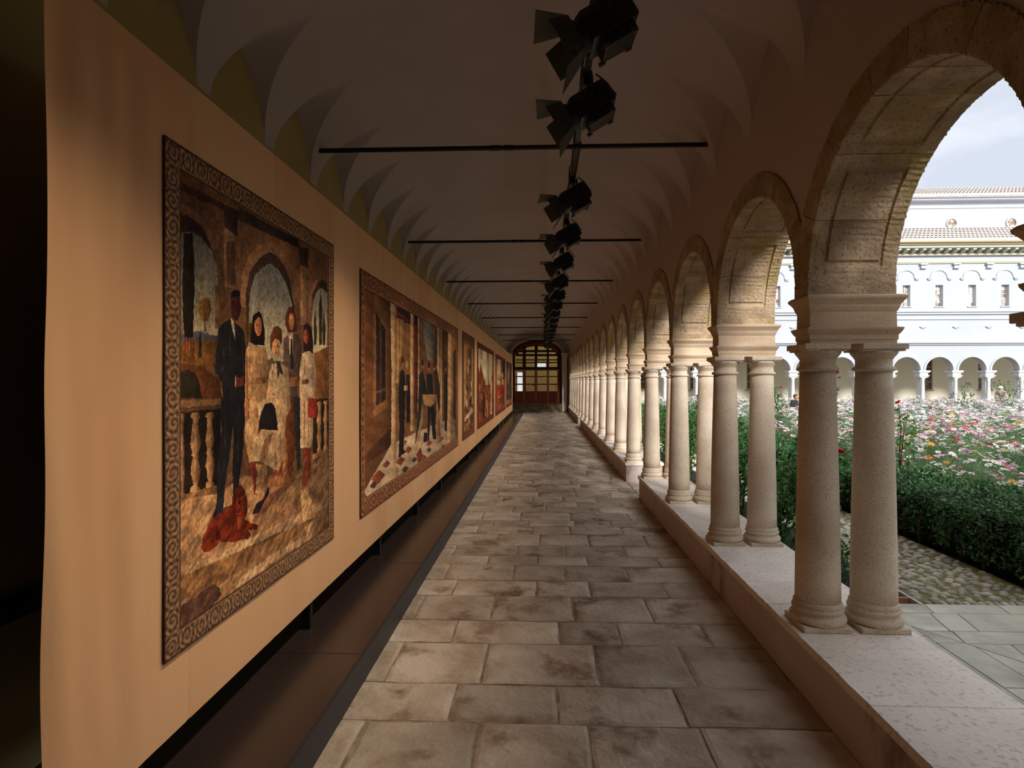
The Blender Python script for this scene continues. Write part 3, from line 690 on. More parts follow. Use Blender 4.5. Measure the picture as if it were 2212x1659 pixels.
# ================================================================ TAPESTRIES (flat woven prints on the fabric wall)
PRINT_GROUP=[((64,44,38),[(0.055,0.871),(0.097,0.867),(0.135,0.858),(0.168,0.831),(0.192,0.801),(0.209,0.747),(0.209,0.697),(0.055,0.68)]),
((112,110,106,178,158,118),[(0.055,0.827),(0.097,0.839),(0.135,0.835),(0.175,0.817),(0.196,0.791),(0.207,0.743),(0.207,0.619),(0.055,0.61)]),
((92,92,96),[(0.055,0.626),(0.122,0.639),(0.203,0.634),(0.203,0.615),(0.055,0.606)]),
((132,88,42),[(0.055,0.613),(0.203,0.625),(0.203,0.561),(0.055,0.571)]),
((104,62,34),[(0.055,0.571),(0.129,0.567),(0.21,0.54),(0.221,0.497),(0.055,0.502)]),
((52,44,30),[(0.055,0.552),(0.085,0.559),(0.122,0.543),(0.135,0.5),(0.055,0.502)]),
((44,34,26),[(0.068,0.829),(0.1,0.837),(0.107,0.785),(0.105,0.719),(0.101,0.624),(0.068,0.622),(0.061,0.713)]),
((128,58,36),[(0.068,0.622),(0.073,0.622),(0.072,0.572),(0.068,0.572)]),
((128,58,36),[(0.078,0.622),(0.084,0.623),(0.082,0.572),(0.079,0.572)]),
((128,58,36),[(0.089,0.623),(0.094,0.623),(0.093,0.573),(0.09,0.572)]),
((128,58,36),[(0.099,0.624),(0.105,0.624),(0.104,0.573),(0.1,0.573)]),
((126,88,48),[(0.176,0.69),(0.172,0.677),(0.162,0.666),(0.148,0.661),(0.134,0.663),(0.125,0.672),(0.121,0.684),(0.125,0.697),(0.134,0.707),(0.148,0.713),(0.162,0.711),(0.172,0.703)]),
((96,66,38),[(0.147,0.683),(0.151,0.684),(0.152,0.639),(0.147,0.639)]),
((46,40,26),[(0.125,0.627),(0.13,0.641),(0.136,0.621),(0.136,0.584),(0.122,0.583)]),
((132,96,66),[(0.055,0.886),(0.097,0.886),(0.135,0.879),(0.175,0.854),(0.21,0.819),(0.232,0.772),(0.235,0.747),(0.216,0.745),(0.207,0.783),(0.175,0.833),(0.136,0.86),(0.097,0.867),(0.055,0.867)]),
((74,50,40),[(0.055,0.929),(0.232,0.932),(0.302,0.936),(0.302,0.913),(0.232,0.917),(0.055,0.911)]),
((140,104,74),[(0.232,0.896),(0.292,0.922),(0.292,0.75),(0.233,0.749)]),
((96,66,48),[(0.243,0.851),(0.282,0.859),(0.282,0.758),(0.243,0.756)]),
((62,44,38),[(0.23,0.928),(0.298,0.939),(0.294,0.873),(0.232,0.881)]),
((118,84,58),[(0.189,0.744),(0.239,0.746),(0.239,0.733),(0.21,0.728),(0.21,0.651),(0.192,0.649)]),
((130,94,66),[(0.31,0.743),(0.322,0.795),(0.361,0.845),(0.415,0.878),(0.483,0.902),(0.547,0.896),(0.615,0.867),(0.663,0.814),(0.686,0.751),(0.686,0.685),(0.648,0.682),(0.646,0.747),(0.621,0.808),(0.58,0.851),(0.525,0.872),(0.473,0.873),(0.415,0.847),(0.365,0.806),(0.339,0.747),(0.339,0.712),(0.31,0.709)]),
((64,44,38),[(0.339,0.747),(0.363,0.805),(0.415,0.846),(0.473,0.872),(0.527,0.872),(0.58,0.851),(0.621,0.808),(0.643,0.751),(0.643,0.639),(0.343,0.623)]),
((110,110,108,186,168,130),[(0.357,0.718),(0.365,0.758),(0.389,0.796),(0.434,0.827),(0.483,0.843),(0.538,0.834),(0.586,0.806),(0.621,0.767),(0.636,0.741),(0.636,0.588),(0.352,0.588)]),
((112,92,68),[(0.453,0.587),(0.494,0.597),(0.514,0.572),(0.453,0.566)]),
((100,70,34),[(0.348,0.682),(0.374,0.676),(0.374,0.628),(0.348,0.631)]),
((140,104,74),[(0.691,0.899),(0.754,0.921),(0.754,0.707),(0.696,0.702)]),
((62,44,38),[(0.678,0.93),(0.761,0.94),(0.751,0.876),(0.686,0.879)]),
((54,40,36),[(0.302,0.945),(0.361,0.943),(0.675,0.948),(0.675,0.925),(0.302,0.913)]),
((128,92,66),[(0.761,0.764),(0.775,0.811),(0.817,0.852),(0.869,0.873),(0.932,0.87),(0.932,0.779),(0.761,0.745)]),
((64,44,38),[(0.782,0.752),(0.798,0.809),(0.846,0.849),(0.884,0.863),(0.932,0.859),(0.932,0.763)]),
((130,126,116,180,162,128),[(0.79,0.748),(0.803,0.789),(0.839,0.824),(0.881,0.837),(0.932,0.826),(0.932,0.618),(0.79,0.613)]),
((50,42,28),[(0.817,0.761),(0.832,0.701),(0.829,0.65),(0.806,0.649),(0.803,0.699)]),
((50,42,28),[(0.869,0.832),(0.884,0.771),(0.881,0.653),(0.857,0.651),(0.854,0.767)]),
((50,42,28),[(0.9,0.77),(0.916,0.708),(0.913,0.655),(0.888,0.653),(0.884,0.705)]),
((128,84,44),[(0.782,0.617),(0.935,0.65),(0.935,0.479),(0.782,0.483)]),
((40,30,24),[(0.051,0.482),(0.215,0.479),(0.215,0.294),(0.051,0.308)]),
((40,32,22),[(0.797,0.478),(0.944,0.479),(0.944,0.298),(0.797,0.299)]),
((156,112,72),[(0.051,0.497),(0.215,0.496),(0.215,0.475),(0.051,0.472)]),
((110,76,48),[(0.051,0.482),(0.215,0.484),(0.215,0.475),(0.051,0.472)]),
((176,132,90),[(0.055,0.471),(0.054,0.461),(0.057,0.458),(0.057,0.438),(0.053,0.409),(0.057,0.389),(0.055,0.384),(0.057,0.379),(0.053,0.356),(0.058,0.323),(0.054,0.319),(0.054,0.307),(0.07,0.304),(0.07,0.316),(0.066,0.322),(0.071,0.354),(0.067,0.378),(0.069,0.382),(0.067,0.388),(0.071,0.407),(0.067,0.437),(0.067,0.457),(0.07,0.46),(0.069,0.47)]),
((120,84,56),[(0.064,0.47),(0.064,0.46),(0.063,0.457),(0.063,0.437),(0.065,0.408),(0.063,0.388),(0.064,0.383),(0.063,0.378),(0.065,0.355),(0.063,0.322),(0.064,0.317),(0.064,0.305),(0.07,0.304),(0.07,0.316),(0.066,0.322),(0.071,0.354),(0.067,0.378),(0.069,0.382),(0.067,0.388),(0.071,0.407),(0.067,0.437),(0.067,0.457),(0.07,0.46),(0.069,0.47)]),
((176,132,90),[(0.096,0.47),(0.092,0.461),(0.1,0.457),(0.099,0.437),(0.09,0.409),(0.1,0.388),(0.095,0.384),(0.1,0.378),(0.091,0.356),(0.101,0.322),(0.092,0.319),(0.092,0.307),(0.129,0.301),(0.129,0.313),(0.119,0.319),(0.13,0.351),(0.12,0.376),(0.126,0.38),(0.12,0.386),(0.131,0.405),(0.121,0.436),(0.12,0.456),(0.129,0.459),(0.124,0.469)]),
((120,84,56),[(0.114,0.47),(0.116,0.46),(0.113,0.456),(0.113,0.436),(0.116,0.406),(0.113,0.387),(0.115,0.381),(0.113,0.377),(0.116,0.353),(0.113,0.32),(0.116,0.315),(0.116,0.303),(0.129,0.301),(0.129,0.313),(0.119,0.319),(0.13,0.351),(0.12,0.376),(0.126,0.38),(0.12,0.386),(0.131,0.405),(0.121,0.436),(0.12,0.456),(0.129,0.459),(0.124,0.469)]),
((176,132,90),[(0.155,0.469),(0.151,0.46),(0.159,0.456),(0.158,0.437),(0.149,0.408),(0.159,0.388),(0.154,0.383),(0.159,0.378),(0.15,0.356),(0.16,0.322),(0.151,0.319),(0.151,0.308),(0.188,0.302),(0.188,0.313),(0.178,0.32),(0.189,0.351),(0.179,0.376),(0.185,0.38),(0.179,0.386),(0.19,0.404),(0.18,0.435),(0.179,0.455),(0.188,0.458),(0.184,0.468)]),
((120,84,56),[(0.173,0.469),(0.175,0.459),(0.172,0.455),(0.172,0.436),(0.175,0.406),(0.172,0.386),(0.174,0.381),(0.172,0.376),(0.175,0.353),(0.172,0.321),(0.175,0.315),(0.175,0.304),(0.188,0.302),(0.188,0.313),(0.178,0.32),(0.189,0.351),(0.179,0.376),(0.185,0.38),(0.179,0.386),(0.19,0.404),(0.18,0.435),(0.179,0.455),(0.188,0.458),(0.184,0.468)]),
((176,132,90),[(0.839,0.471),(0.834,0.462),(0.844,0.458),(0.843,0.439),(0.832,0.41),(0.844,0.39),(0.838,0.386),(0.844,0.381),(0.833,0.359),(0.845,0.325),(0.834,0.322),(0.834,0.31),(0.878,0.305),(0.878,0.317),(0.867,0.323),(0.88,0.355),(0.869,0.379),(0.875,0.383),(0.869,0.389),(0.881,0.407),(0.87,0.438),(0.869,0.457),(0.878,0.46),(0.873,0.47)]),
((120,84,56),[(0.861,0.471),(0.863,0.461),(0.86,0.458),(0.86,0.438),(0.864,0.409),(0.86,0.389),(0.862,0.384),(0.86,0.379),(0.863,0.356),(0.86,0.324),(0.863,0.319),(0.863,0.307),(0.878,0.305),(0.878,0.317),(0.867,0.323),(0.88,0.355),(0.869,0.379),(0.875,0.383),(0.869,0.389),(0.881,0.407),(0.87,0.438),(0.869,0.457),(0.878,0.46),(0.873,0.47)]),
((176,132,90),[(0.902,0.472),(0.897,0.463),(0.906,0.459),(0.905,0.44),(0.895,0.411),(0.906,0.391),(0.901,0.387),(0.906,0.382),(0.896,0.36),(0.907,0.327),(0.897,0.323),(0.897,0.311),(0.938,0.307),(0.938,0.319),(0.928,0.325),(0.939,0.356),(0.929,0.38),(0.935,0.384),(0.929,0.39),(0.941,0.409),(0.93,0.439),(0.929,0.458),(0.938,0.461),(0.934,0.471)]),
((120,84,56),[(0.922,0.472),(0.924,0.462),(0.921,0.459),(0.921,0.439),(0.924,0.41),(0.921,0.39),(0.923,0.385),(0.921,0.381),(0.924,0.358),(0.921,0.325),(0.924,0.32),(0.924,0.309),(0.938,0.307),(0.938,0.319),(0.928,0.325),(0.939,0.356),(0.929,0.38),(0.935,0.384),(0.929,0.39),(0.941,0.409),(0.93,0.439),(0.929,0.458),(0.938,0.461),(0.934,0.471)]),
((146,104,68),[(0.051,0.311),(0.2,0.307),(0.2,0.287),(0.051,0.298)]),
((150,108,70),[(0.797,0.309),(0.944,0.312),(0.944,0.296),(0.797,0.294)]),
((172,128,88),[(0.05,0.301),(0.2,0.289),(0.334,0.309),(0.619,0.254),(0.947,0.298),(0.947,0.023),(0.05,0.044)]),
((196,154,112),[(0.05,0.169),(0.165,0.157),(0.425,0.15),(0.944,0.15),(0.944,0.123),(0.445,0.12),(0.186,0.134),(0.05,0.153)]),
((146,104,66),[(0.05,0.15),(0.252,0.138),(0.572,0.125),(0.369,0.09),(0.165,0.084),(0.05,0.104)]),
((112,76,62),[(0.05,0.091),(0.125,0.093),(0.186,0.095),(0.207,0.081),(0.222,0.062),(0.186,0.052),(0.165,0.045),(0.05,0.049)]),
((206,164,120),[(0.268,0.069),(0.369,0.074),(0.527,0.078),(0.747,0.07),(0.79,0.05),(0.549,0.058),(0.406,0.055),(0.292,0.054)]),
((134,94,66),[(0.252,0.033),(0.369,0.038),(0.572,0.039),(0.619,0.021),(0.406,0.018),(0.276,0.017)]),
((186,142,100),[(0.069,0.206),(0.125,0.22),(0.131,0.197),(0.087,0.182)]),
((150,106,76),[(0.485,0.188),(0.619,0.189),(0.895,0.18),(0.911,0.162),(0.643,0.161),(0.506,0.166)]),
((190,148,104),[(0.694,0.214),(0.747,0.215),(0.819,0.121),(0.833,0.045),(0.747,0.051),(0.707,0.134)]),
((128,84,60),[(0.425,0.234),(0.619,0.254),(0.668,0.256),(0.506,0.21),(0.369,0.187)]),
((150,108,72),[(0.406,0.121),(0.747,0.115),(0.833,0.108),(0.572,0.08),(0.334,0.088)]),
((112,72,50),[(0.186,0.252),(0.268,0.251),(0.268,0.243),(0.2,0.224),(0.151,0.199),(0.135,0.203)]),
((124,66,38),[(0.544,0.476),(0.662,0.501),(0.671,0.39),(0.619,0.245),(0.464,0.269),(0.495,0.299),(0.572,0.38)]),
((168,112,68),[(0.566,0.38),(0.589,0.38),(0.601,0.257),(0.561,0.259)]),
((150,100,62),[(0.459,0.291),(0.619,0.268),(0.619,0.238),(0.459,0.259)]),
((38,36,38),[(0.262,0.679),(0.221,0.661),(0.204,0.649),(0.192,0.582),(0.191,0.554),(0.221,0.533),(0.226,0.497),(0.335,0.494),(0.34,0.564),(0.337,0.634),(0.326,0.656),(0.302,0.666)]),
((36,35,38),[(0.216,0.499),(0.334,0.497),(0.332,0.447),(0.324,0.377),(0.308,0.309),(0.3,0.285),(0.272,0.273),(0.272,0.345),(0.277,0.42),(0.273,0.432),(0.256,0.365),(0.238,0.304),(0.226,0.244),(0.186,0.239),(0.179,0.244),(0.199,0.267),(0.201,0.317),(0.209,0.382),(0.22,0.428),(0.215,0.461)]),
((196,178,150),[(0.261,0.679),(0.279,0.671),(0.287,0.627),(0.271,0.65)]),
((40,30,34),[(0.286,0.663),(0.302,0.665),(0.307,0.605),(0.294,0.599)]),
((70,36,28),[(0.314,0.713),(0.31,0.695),(0.3,0.681),(0.287,0.675),(0.274,0.679),(0.265,0.69),(0.261,0.707),(0.265,0.724),(0.274,0.738),(0.287,0.744),(0.3,0.742),(0.31,0.73)]),
((24,20,20),[(0.261,0.718),(0.264,0.739),(0.284,0.748),(0.308,0.747),(0.315,0.725),(0.308,0.735),(0.27,0.729)]),
((112,52,36),[(0.292,0.544),(0.331,0.548),(0.331,0.527),(0.29,0.521)]),
((180,160,130),[(0.284,0.548),(0.29,0.548),(0.289,0.522),(0.282,0.522)]),
((28,20,22),[(0.378,0.696),(0.408,0.713),(0.43,0.702),(0.446,0.67),(0.446,0.626),(0.425,0.627),(0.383,0.625),(0.363,0.632),(0.37,0.664)]),
((196,150,104),[(0.348,0.615),(0.397,0.624),(0.449,0.622),(0.466,0.604),(0.461,0.533),(0.457,0.491),(0.348,0.494),(0.35,0.556),(0.335,0.595)]),
((150,104,66),[(0.365,0.543),(0.455,0.545),(0.455,0.529),(0.365,0.527)]),
((196,150,104),[(0.351,0.497),(0.473,0.495),(0.43,0.471),(0.406,0.41),(0.356,0.338),(0.334,0.392),(0.334,0.439)]),
((178,118,78),[(0.335,0.597),(0.349,0.596),(0.35,0.494),(0.335,0.494)]),
((176,118,78),[(0.334,0.495),(0.357,0.494),(0.357,0.442),(0.334,0.439)]),
((150,60,44),[(0.362,0.337),(0.392,0.334),(0.398,0.251),(0.383,0.257)]),
((190,122,82),[(0.43,0.674),(0.427,0.661),(0.419,0.651),(0.408,0.647),(0.397,0.649),(0.389,0.658),(0.386,0.67),(0.389,0.683),(0.397,0.692),(0.408,0.697),(0.419,0.695),(0.427,0.686)]),
((150,60,48),[(0.421,0.659),(0.42,0.658),(0.417,0.657),(0.413,0.656),(0.41,0.656),(0.407,0.657),(0.406,0.658),(0.407,0.659),(0.41,0.66),(0.413,0.661),(0.417,0.661),(0.42,0.66)]),
((92,70,62),[(0.563,0.648),(0.603,0.668),(0.657,0.672),(0.701,0.657),(0.709,0.595),(0.696,0.552),(0.665,0.528),(0.673,0.486),(0.612,0.487),(0.603,0.569),(0.569,0.586)]),
((50,44,46),[(0.637,0.491),(0.696,0.489),(0.696,0.388),(0.691,0.282),(0.666,0.271),(0.653,0.368)]),
((206,184,150),[(0.603,0.665),(0.634,0.67),(0.636,0.607),(0.61,0.613)]),
((40,36,40),[(0.617,0.656),(0.629,0.657),(0.639,0.57),(0.617,0.569)]),
((84,42,30),[(0.582,0.721),(0.609,0.746),(0.641,0.746),(0.658,0.72),(0.665,0.683),(0.641,0.676),(0.601,0.672),(0.578,0.69)]),
((186,124,84),[(0.645,0.707),(0.642,0.695),(0.634,0.685),(0.624,0.681),(0.614,0.684),(0.607,0.692),(0.604,0.703),(0.607,0.715),(0.614,0.725),(0.624,0.729),(0.634,0.727),(0.642,0.719)]),
((170,104,66),[(0.615,0.546),(0.669,0.549),(0.669,0.523),(0.617,0.519)]),
((44,24,24),[(0.718,0.699),(0.748,0.714),(0.784,0.702),(0.798,0.658),(0.798,0.621),(0.768,0.626),(0.718,0.623),(0.711,0.663)]),
((206,176,138),[(0.707,0.618),(0.768,0.628),(0.806,0.619),(0.824,0.578),(0.827,0.533),(0.813,0.482),(0.686,0.486),(0.686,0.571)]),
((206,172,132),[(0.691,0.489),(0.798,0.487),(0.801,0.38),(0.784,0.33),(0.691,0.339)]),
((130,62,38),[(0.718,0.337),(0.784,0.33),(0.775,0.241),(0.742,0.216),(0.704,0.233),(0.726,0.288)]),
((140,50,34),[(0.754,0.484),(0.826,0.482),(0.843,0.45),(0.819,0.421),(0.754,0.425)]),
((150,78,54),[(0.759,0.672),(0.756,0.66),(0.748,0.651),(0.738,0.648),(0.727,0.65),(0.719,0.658),(0.717,0.669),(0.719,0.68),(0.727,0.689),(0.738,0.693),(0.748,0.69),(0.756,0.683)]),
((120,80,56),[(0.707,0.54),(0.761,0.542),(0.761,0.528),(0.707,0.525)]),
((204,170,128),[(0.494,0.581),(0.536,0.586),(0.594,0.574),(0.615,0.533),(0.617,0.487),(0.481,0.491),(0.461,0.516),(0.473,0.558)]),
((204,166,120),[(0.397,0.477),(0.464,0.495),(0.613,0.491),(0.621,0.459),(0.586,0.437),(0.581,0.406),(0.563,0.326),(0.534,0.292),(0.445,0.322),(0.417,0.334),(0.358,0.337),(0.382,0.392),(0.423,0.411),(0.406,0.443)]),
((150,106,70),[(0.417,0.334),(0.445,0.386),(0.506,0.403),(0.454,0.356),(0.445,0.323)]),
((186,140,96),[(0.392,0.33),(0.456,0.318),(0.467,0.269),(0.445,0.238),(0.39,0.259),(0.406,0.295)]),
((36,28,30),[(0.375,0.209),(0.395,0.231),(0.445,0.236),(0.464,0.266),(0.473,0.242),(0.446,0.229),(0.408,0.203)]),
((32,28,30),[(0.417,0.446),(0.445,0.475),(0.487,0.481),(0.512,0.464),(0.53,0.404),(0.408,0.413)]),
((92,52,34),[(0.485,0.658),(0.498,0.676),(0.525,0.685),(0.553,0.679),(0.56,0.653),(0.549,0.632),(0.536,0.647),(0.496,0.64),(0.485,0.611),(0.479,0.639)]),
((196,138,96),[(0.541,0.625),(0.538,0.612),(0.529,0.602),(0.517,0.599),(0.505,0.601),(0.496,0.61),(0.493,0.622),(0.496,0.635),(0.505,0.645),(0.517,0.649),(0.529,0.646),(0.538,0.637)]),
((60,50,44),[(0.517,0.589),(0.541,0.591),(0.567,0.551),(0.541,0.557),(0.53,0.537)]),
((206,160,116),[(0.455,0.512),(0.483,0.516),(0.514,0.498),(0.455,0.491)]),
((30,16,14),[(0.281,0.713),(0.279,0.711),(0.274,0.71),(0.271,0.712),(0.274,0.714),(0.279,0.715)]),
((30,16,14),[(0.284,0.719),(0.28,0.717),(0.273,0.716),(0.269,0.717),(0.273,0.719),(0.28,0.719)]),
((30,16,14),[(0.303,0.716),(0.3,0.713),(0.295,0.713),(0.292,0.715),(0.295,0.717),(0.3,0.718)]),
((30,16,14),[(0.305,0.721),(0.301,0.72),(0.294,0.719),(0.29,0.719),(0.294,0.721),(0.301,0.722)]),
((52,26,20),[(0.287,0.715),(0.291,0.703),(0.284,0.702)]),
((128,50,40),[(0.295,0.694),(0.291,0.692),(0.283,0.691),(0.279,0.692),(0.283,0.695),(0.291,0.696)]),
((52,26,20),[(0.302,0.736),(0.314,0.713),(0.302,0.684),(0.292,0.676),(0.3,0.694),(0.306,0.712)]),
((50,30,24),[(0.403,0.674),(0.401,0.673),(0.396,0.672),(0.394,0.674),(0.396,0.675),(0.401,0.676)]),
((50,30,24),[(0.405,0.678),(0.401,0.677),(0.395,0.677),(0.392,0.677),(0.395,0.678),(0.401,0.679)]),
((50,30,24),[(0.421,0.676),(0.418,0.674),(0.414,0.674),(0.412,0.675),(0.414,0.677),(0.418,0.677)]),
((50,30,24),[(0.423,0.68),(0.419,0.679),(0.413,0.678),(0.41,0.679),(0.413,0.68),(0.419,0.68)]),
((150,92,60),[(0.407,0.675),(0.411,0.667),(0.405,0.666)]),
((128,50,40),[(0.414,0.66),(0.411,0.658),(0.404,0.658),(0.401,0.659),(0.404,0.661),(0.411,0.661)]),
((150,92,60),[(0.42,0.691),(0.43,0.674),(0.42,0.652),(0.412,0.647),(0.419,0.66),(0.424,0.673)]),
((60,34,26),[(0.62,0.707),(0.618,0.706),(0.614,0.705),(0.612,0.707),(0.614,0.708),(0.618,0.709)]),
((60,34,26),[(0.621,0.711),(0.618,0.71),(0.613,0.71),(0.61,0.71),(0.613,0.711),(0.618,0.712)]),
((60,34,26),[(0.636,0.709),(0.634,0.707),(0.63,0.707),(0.628,0.708),(0.63,0.71),(0.634,0.71)]),
((60,34,26),[(0.638,0.713),(0.635,0.712),(0.629,0.711),(0.626,0.712),(0.629,0.713),(0.635,0.713)]),
((150,94,62),[(0.624,0.709),(0.627,0.701),(0.621,0.7)]),
((128,50,40),[(0.63,0.694),(0.627,0.692),(0.621,0.692),(0.618,0.693),(0.621,0.695),(0.627,0.695)]),
((150,94,62),[(0.635,0.723),(0.645,0.707),(0.635,0.687),(0.628,0.682),(0.634,0.694),(0.639,0.706)]),
((50,24,20),[(0.733,0.672),(0.731,0.671),(0.727,0.671),(0.725,0.672),(0.727,0.673),(0.731,0.674)]),
((50,24,20),[(0.735,0.676),(0.732,0.675),(0.726,0.675),(0.723,0.675),(0.726,0.676),(0.732,0.677)]),
((50,24,20),[(0.75,0.674),(0.748,0.672),(0.744,0.672),(0.742,0.673),(0.744,0.675),(0.748,0.675)]),
((50,24,20),[(0.752,0.677),(0.749,0.676),(0.743,0.676),(0.74,0.676),(0.743,0.677),(0.749,0.678)]),
((116,56,40),[(0.737,0.673),(0.741,0.666),(0.735,0.665)]),
((128,50,40),[(0.744,0.66),(0.741,0.658),(0.734,0.658),(0.731,0.659),(0.734,0.661),(0.741,0.661)]),
((116,56,40),[(0.75,0.687),(0.759,0.672),(0.75,0.653),(0.742,0.648),(0.748,0.66),(0.753,0.671)]),
((60,38,28),[(0.511,0.626),(0.509,0.625),(0.504,0.625),(0.502,0.626),(0.504,0.628),(0.509,0.628)]),
((60,38,28),[(0.513,0.63),(0.51,0.629),(0.503,0.629),(0.5,0.63),(0.503,0.631),(0.51,0.631)]),
((60,38,28),[(0.531,0.627),(0.528,0.626),(0.523,0.626),(0.521,0.627),(0.523,0.629),(0.528,0.629)]),
((60,38,28),[(0.533,0.631),(0.529,0.63),(0.522,0.63),(0.519,0.631),(0.522,0.632),(0.529,0.632)]),
((160,106,72),[(0.516,0.627),(0.52,0.619),(0.513,0.618)]),
((128,50,40),[(0.524,0.612),(0.52,0.61),(0.513,0.61),(0.509,0.611),(0.513,0.613),(0.52,0.613)]),
((160,106,72),[(0.53,0.642),(0.541,0.625),(0.53,0.604),(0.521,0.599),(0.529,0.612),(0.534,0.625)]),
((150,108,72),[(0.361,0.596),(0.365,0.596),(0.362,0.549),(0.357,0.549)]),
((150,108,72),[(0.397,0.597),(0.401,0.598),(0.405,0.549),(0.4,0.549)]),
((150,108,72),[(0.434,0.599),(0.439,0.599),(0.445,0.549),(0.44,0.549)]),
((150,108,72),[(0.374,0.525),(0.378,0.525),(0.374,0.497),(0.37,0.497)]),
((150,108,72),[(0.415,0.525),(0.42,0.525),(0.427,0.496),(0.423,0.496)]),
((160,124,86),[(0.494,0.563),(0.499,0.563),(0.491,0.516),(0.485,0.516)]),
((160,124,86),[(0.569,0.559),(0.574,0.56),(0.59,0.515),(0.585,0.515)]),
((160,124,86),[(0.727,0.601),(0.734,0.601),(0.726,0.552),(0.719,0.552)]),
((160,124,86),[(0.782,0.602),(0.789,0.603),(0.803,0.553),(0.796,0.553)]),
((158,118,80),[(0.464,0.397),(0.471,0.397),(0.46,0.325),(0.454,0.326)]),
((158,118,80),[(0.506,0.398),(0.512,0.398),(0.518,0.309),(0.511,0.31)]),
((158,118,80),[(0.544,0.4),(0.55,0.399),(0.55,0.319),(0.544,0.319)]),
((158,118,80),[(0.72,0.475),(0.728,0.475),(0.726,0.342),(0.718,0.343)]),
((158,118,80),[(0.754,0.419),(0.763,0.418),(0.763,0.338),(0.754,0.339)]),
((158,118,80),[(0.425,0.321),(0.431,0.32),(0.421,0.259),(0.415,0.26)]),
((158,118,80),[(0.445,0.314),(0.45,0.314),(0.446,0.255),(0.441,0.256)]),
((56,53,54),[(0.232,0.642),(0.236,0.642),(0.225,0.555),(0.221,0.555)]),
((56,53,54),[(0.254,0.647),(0.258,0.647),(0.266,0.555),(0.262,0.555)]),
((56,53,54),[(0.322,0.641),(0.326,0.641),(0.324,0.556),(0.32,0.556)]),
((54,52,54),[(0.237,0.482),(0.241,0.482),(0.238,0.386),(0.233,0.386)]),
((54,52,54),[(0.3,0.472),(0.305,0.472),(0.297,0.341),(0.292,0.342)]),
((176,120,80),[(0.41,0.455),(0.408,0.447),(0.403,0.442),(0.397,0.44),(0.39,0.442),(0.385,0.448),(0.384,0.457),(0.385,0.465),(0.39,0.471),(0.397,0.472),(0.403,0.47),(0.408,0.464)]),
((196,150,104),[(0.583,0.479),(0.579,0.474),(0.566,0.471),(0.549,0.47),(0.533,0.472),(0.521,0.476),(0.517,0.481),(0.521,0.486),(0.533,0.489),(0.549,0.49),(0.566,0.488),(0.579,0.484)]),
((122,46,24),[(0.133,0.188),(0.143,0.208),(0.163,0.227),(0.2,0.241),(0.268,0.247),(0.271,0.269),(0.284,0.286),(0.308,0.29),(0.334,0.278),(0.349,0.239),(0.343,0.217),(0.334,0.203),(0.369,0.187),(0.408,0.175),(0.398,0.165),(0.351,0.174),(0.366,0.159),(0.351,0.154),(0.268,0.165),(0.215,0.18),(0.193,0.174),(0.158,0.171),(0.137,0.178)]),
((86,28,18),[(0.271,0.269),(0.285,0.282),(0.292,0.25),(0.285,0.221),(0.273,0.235)]),
((86,28,18),[(0.327,0.267),(0.344,0.256),(0.348,0.22),(0.336,0.206)]),
((86,30,18),[(0.2,0.224),(0.215,0.184),(0.196,0.189),(0.189,0.212)]),
((160,76,40),[(0.292,0.227),(0.317,0.226),(0.325,0.197),(0.3,0.187)]),
((30,16,16),[(0.3,0.256),(0.312,0.254),(0.312,0.244),(0.302,0.246)]),
((150,30,30),[(0.289,0.226),(0.334,0.218),(0.334,0.214),(0.289,0.221)])]
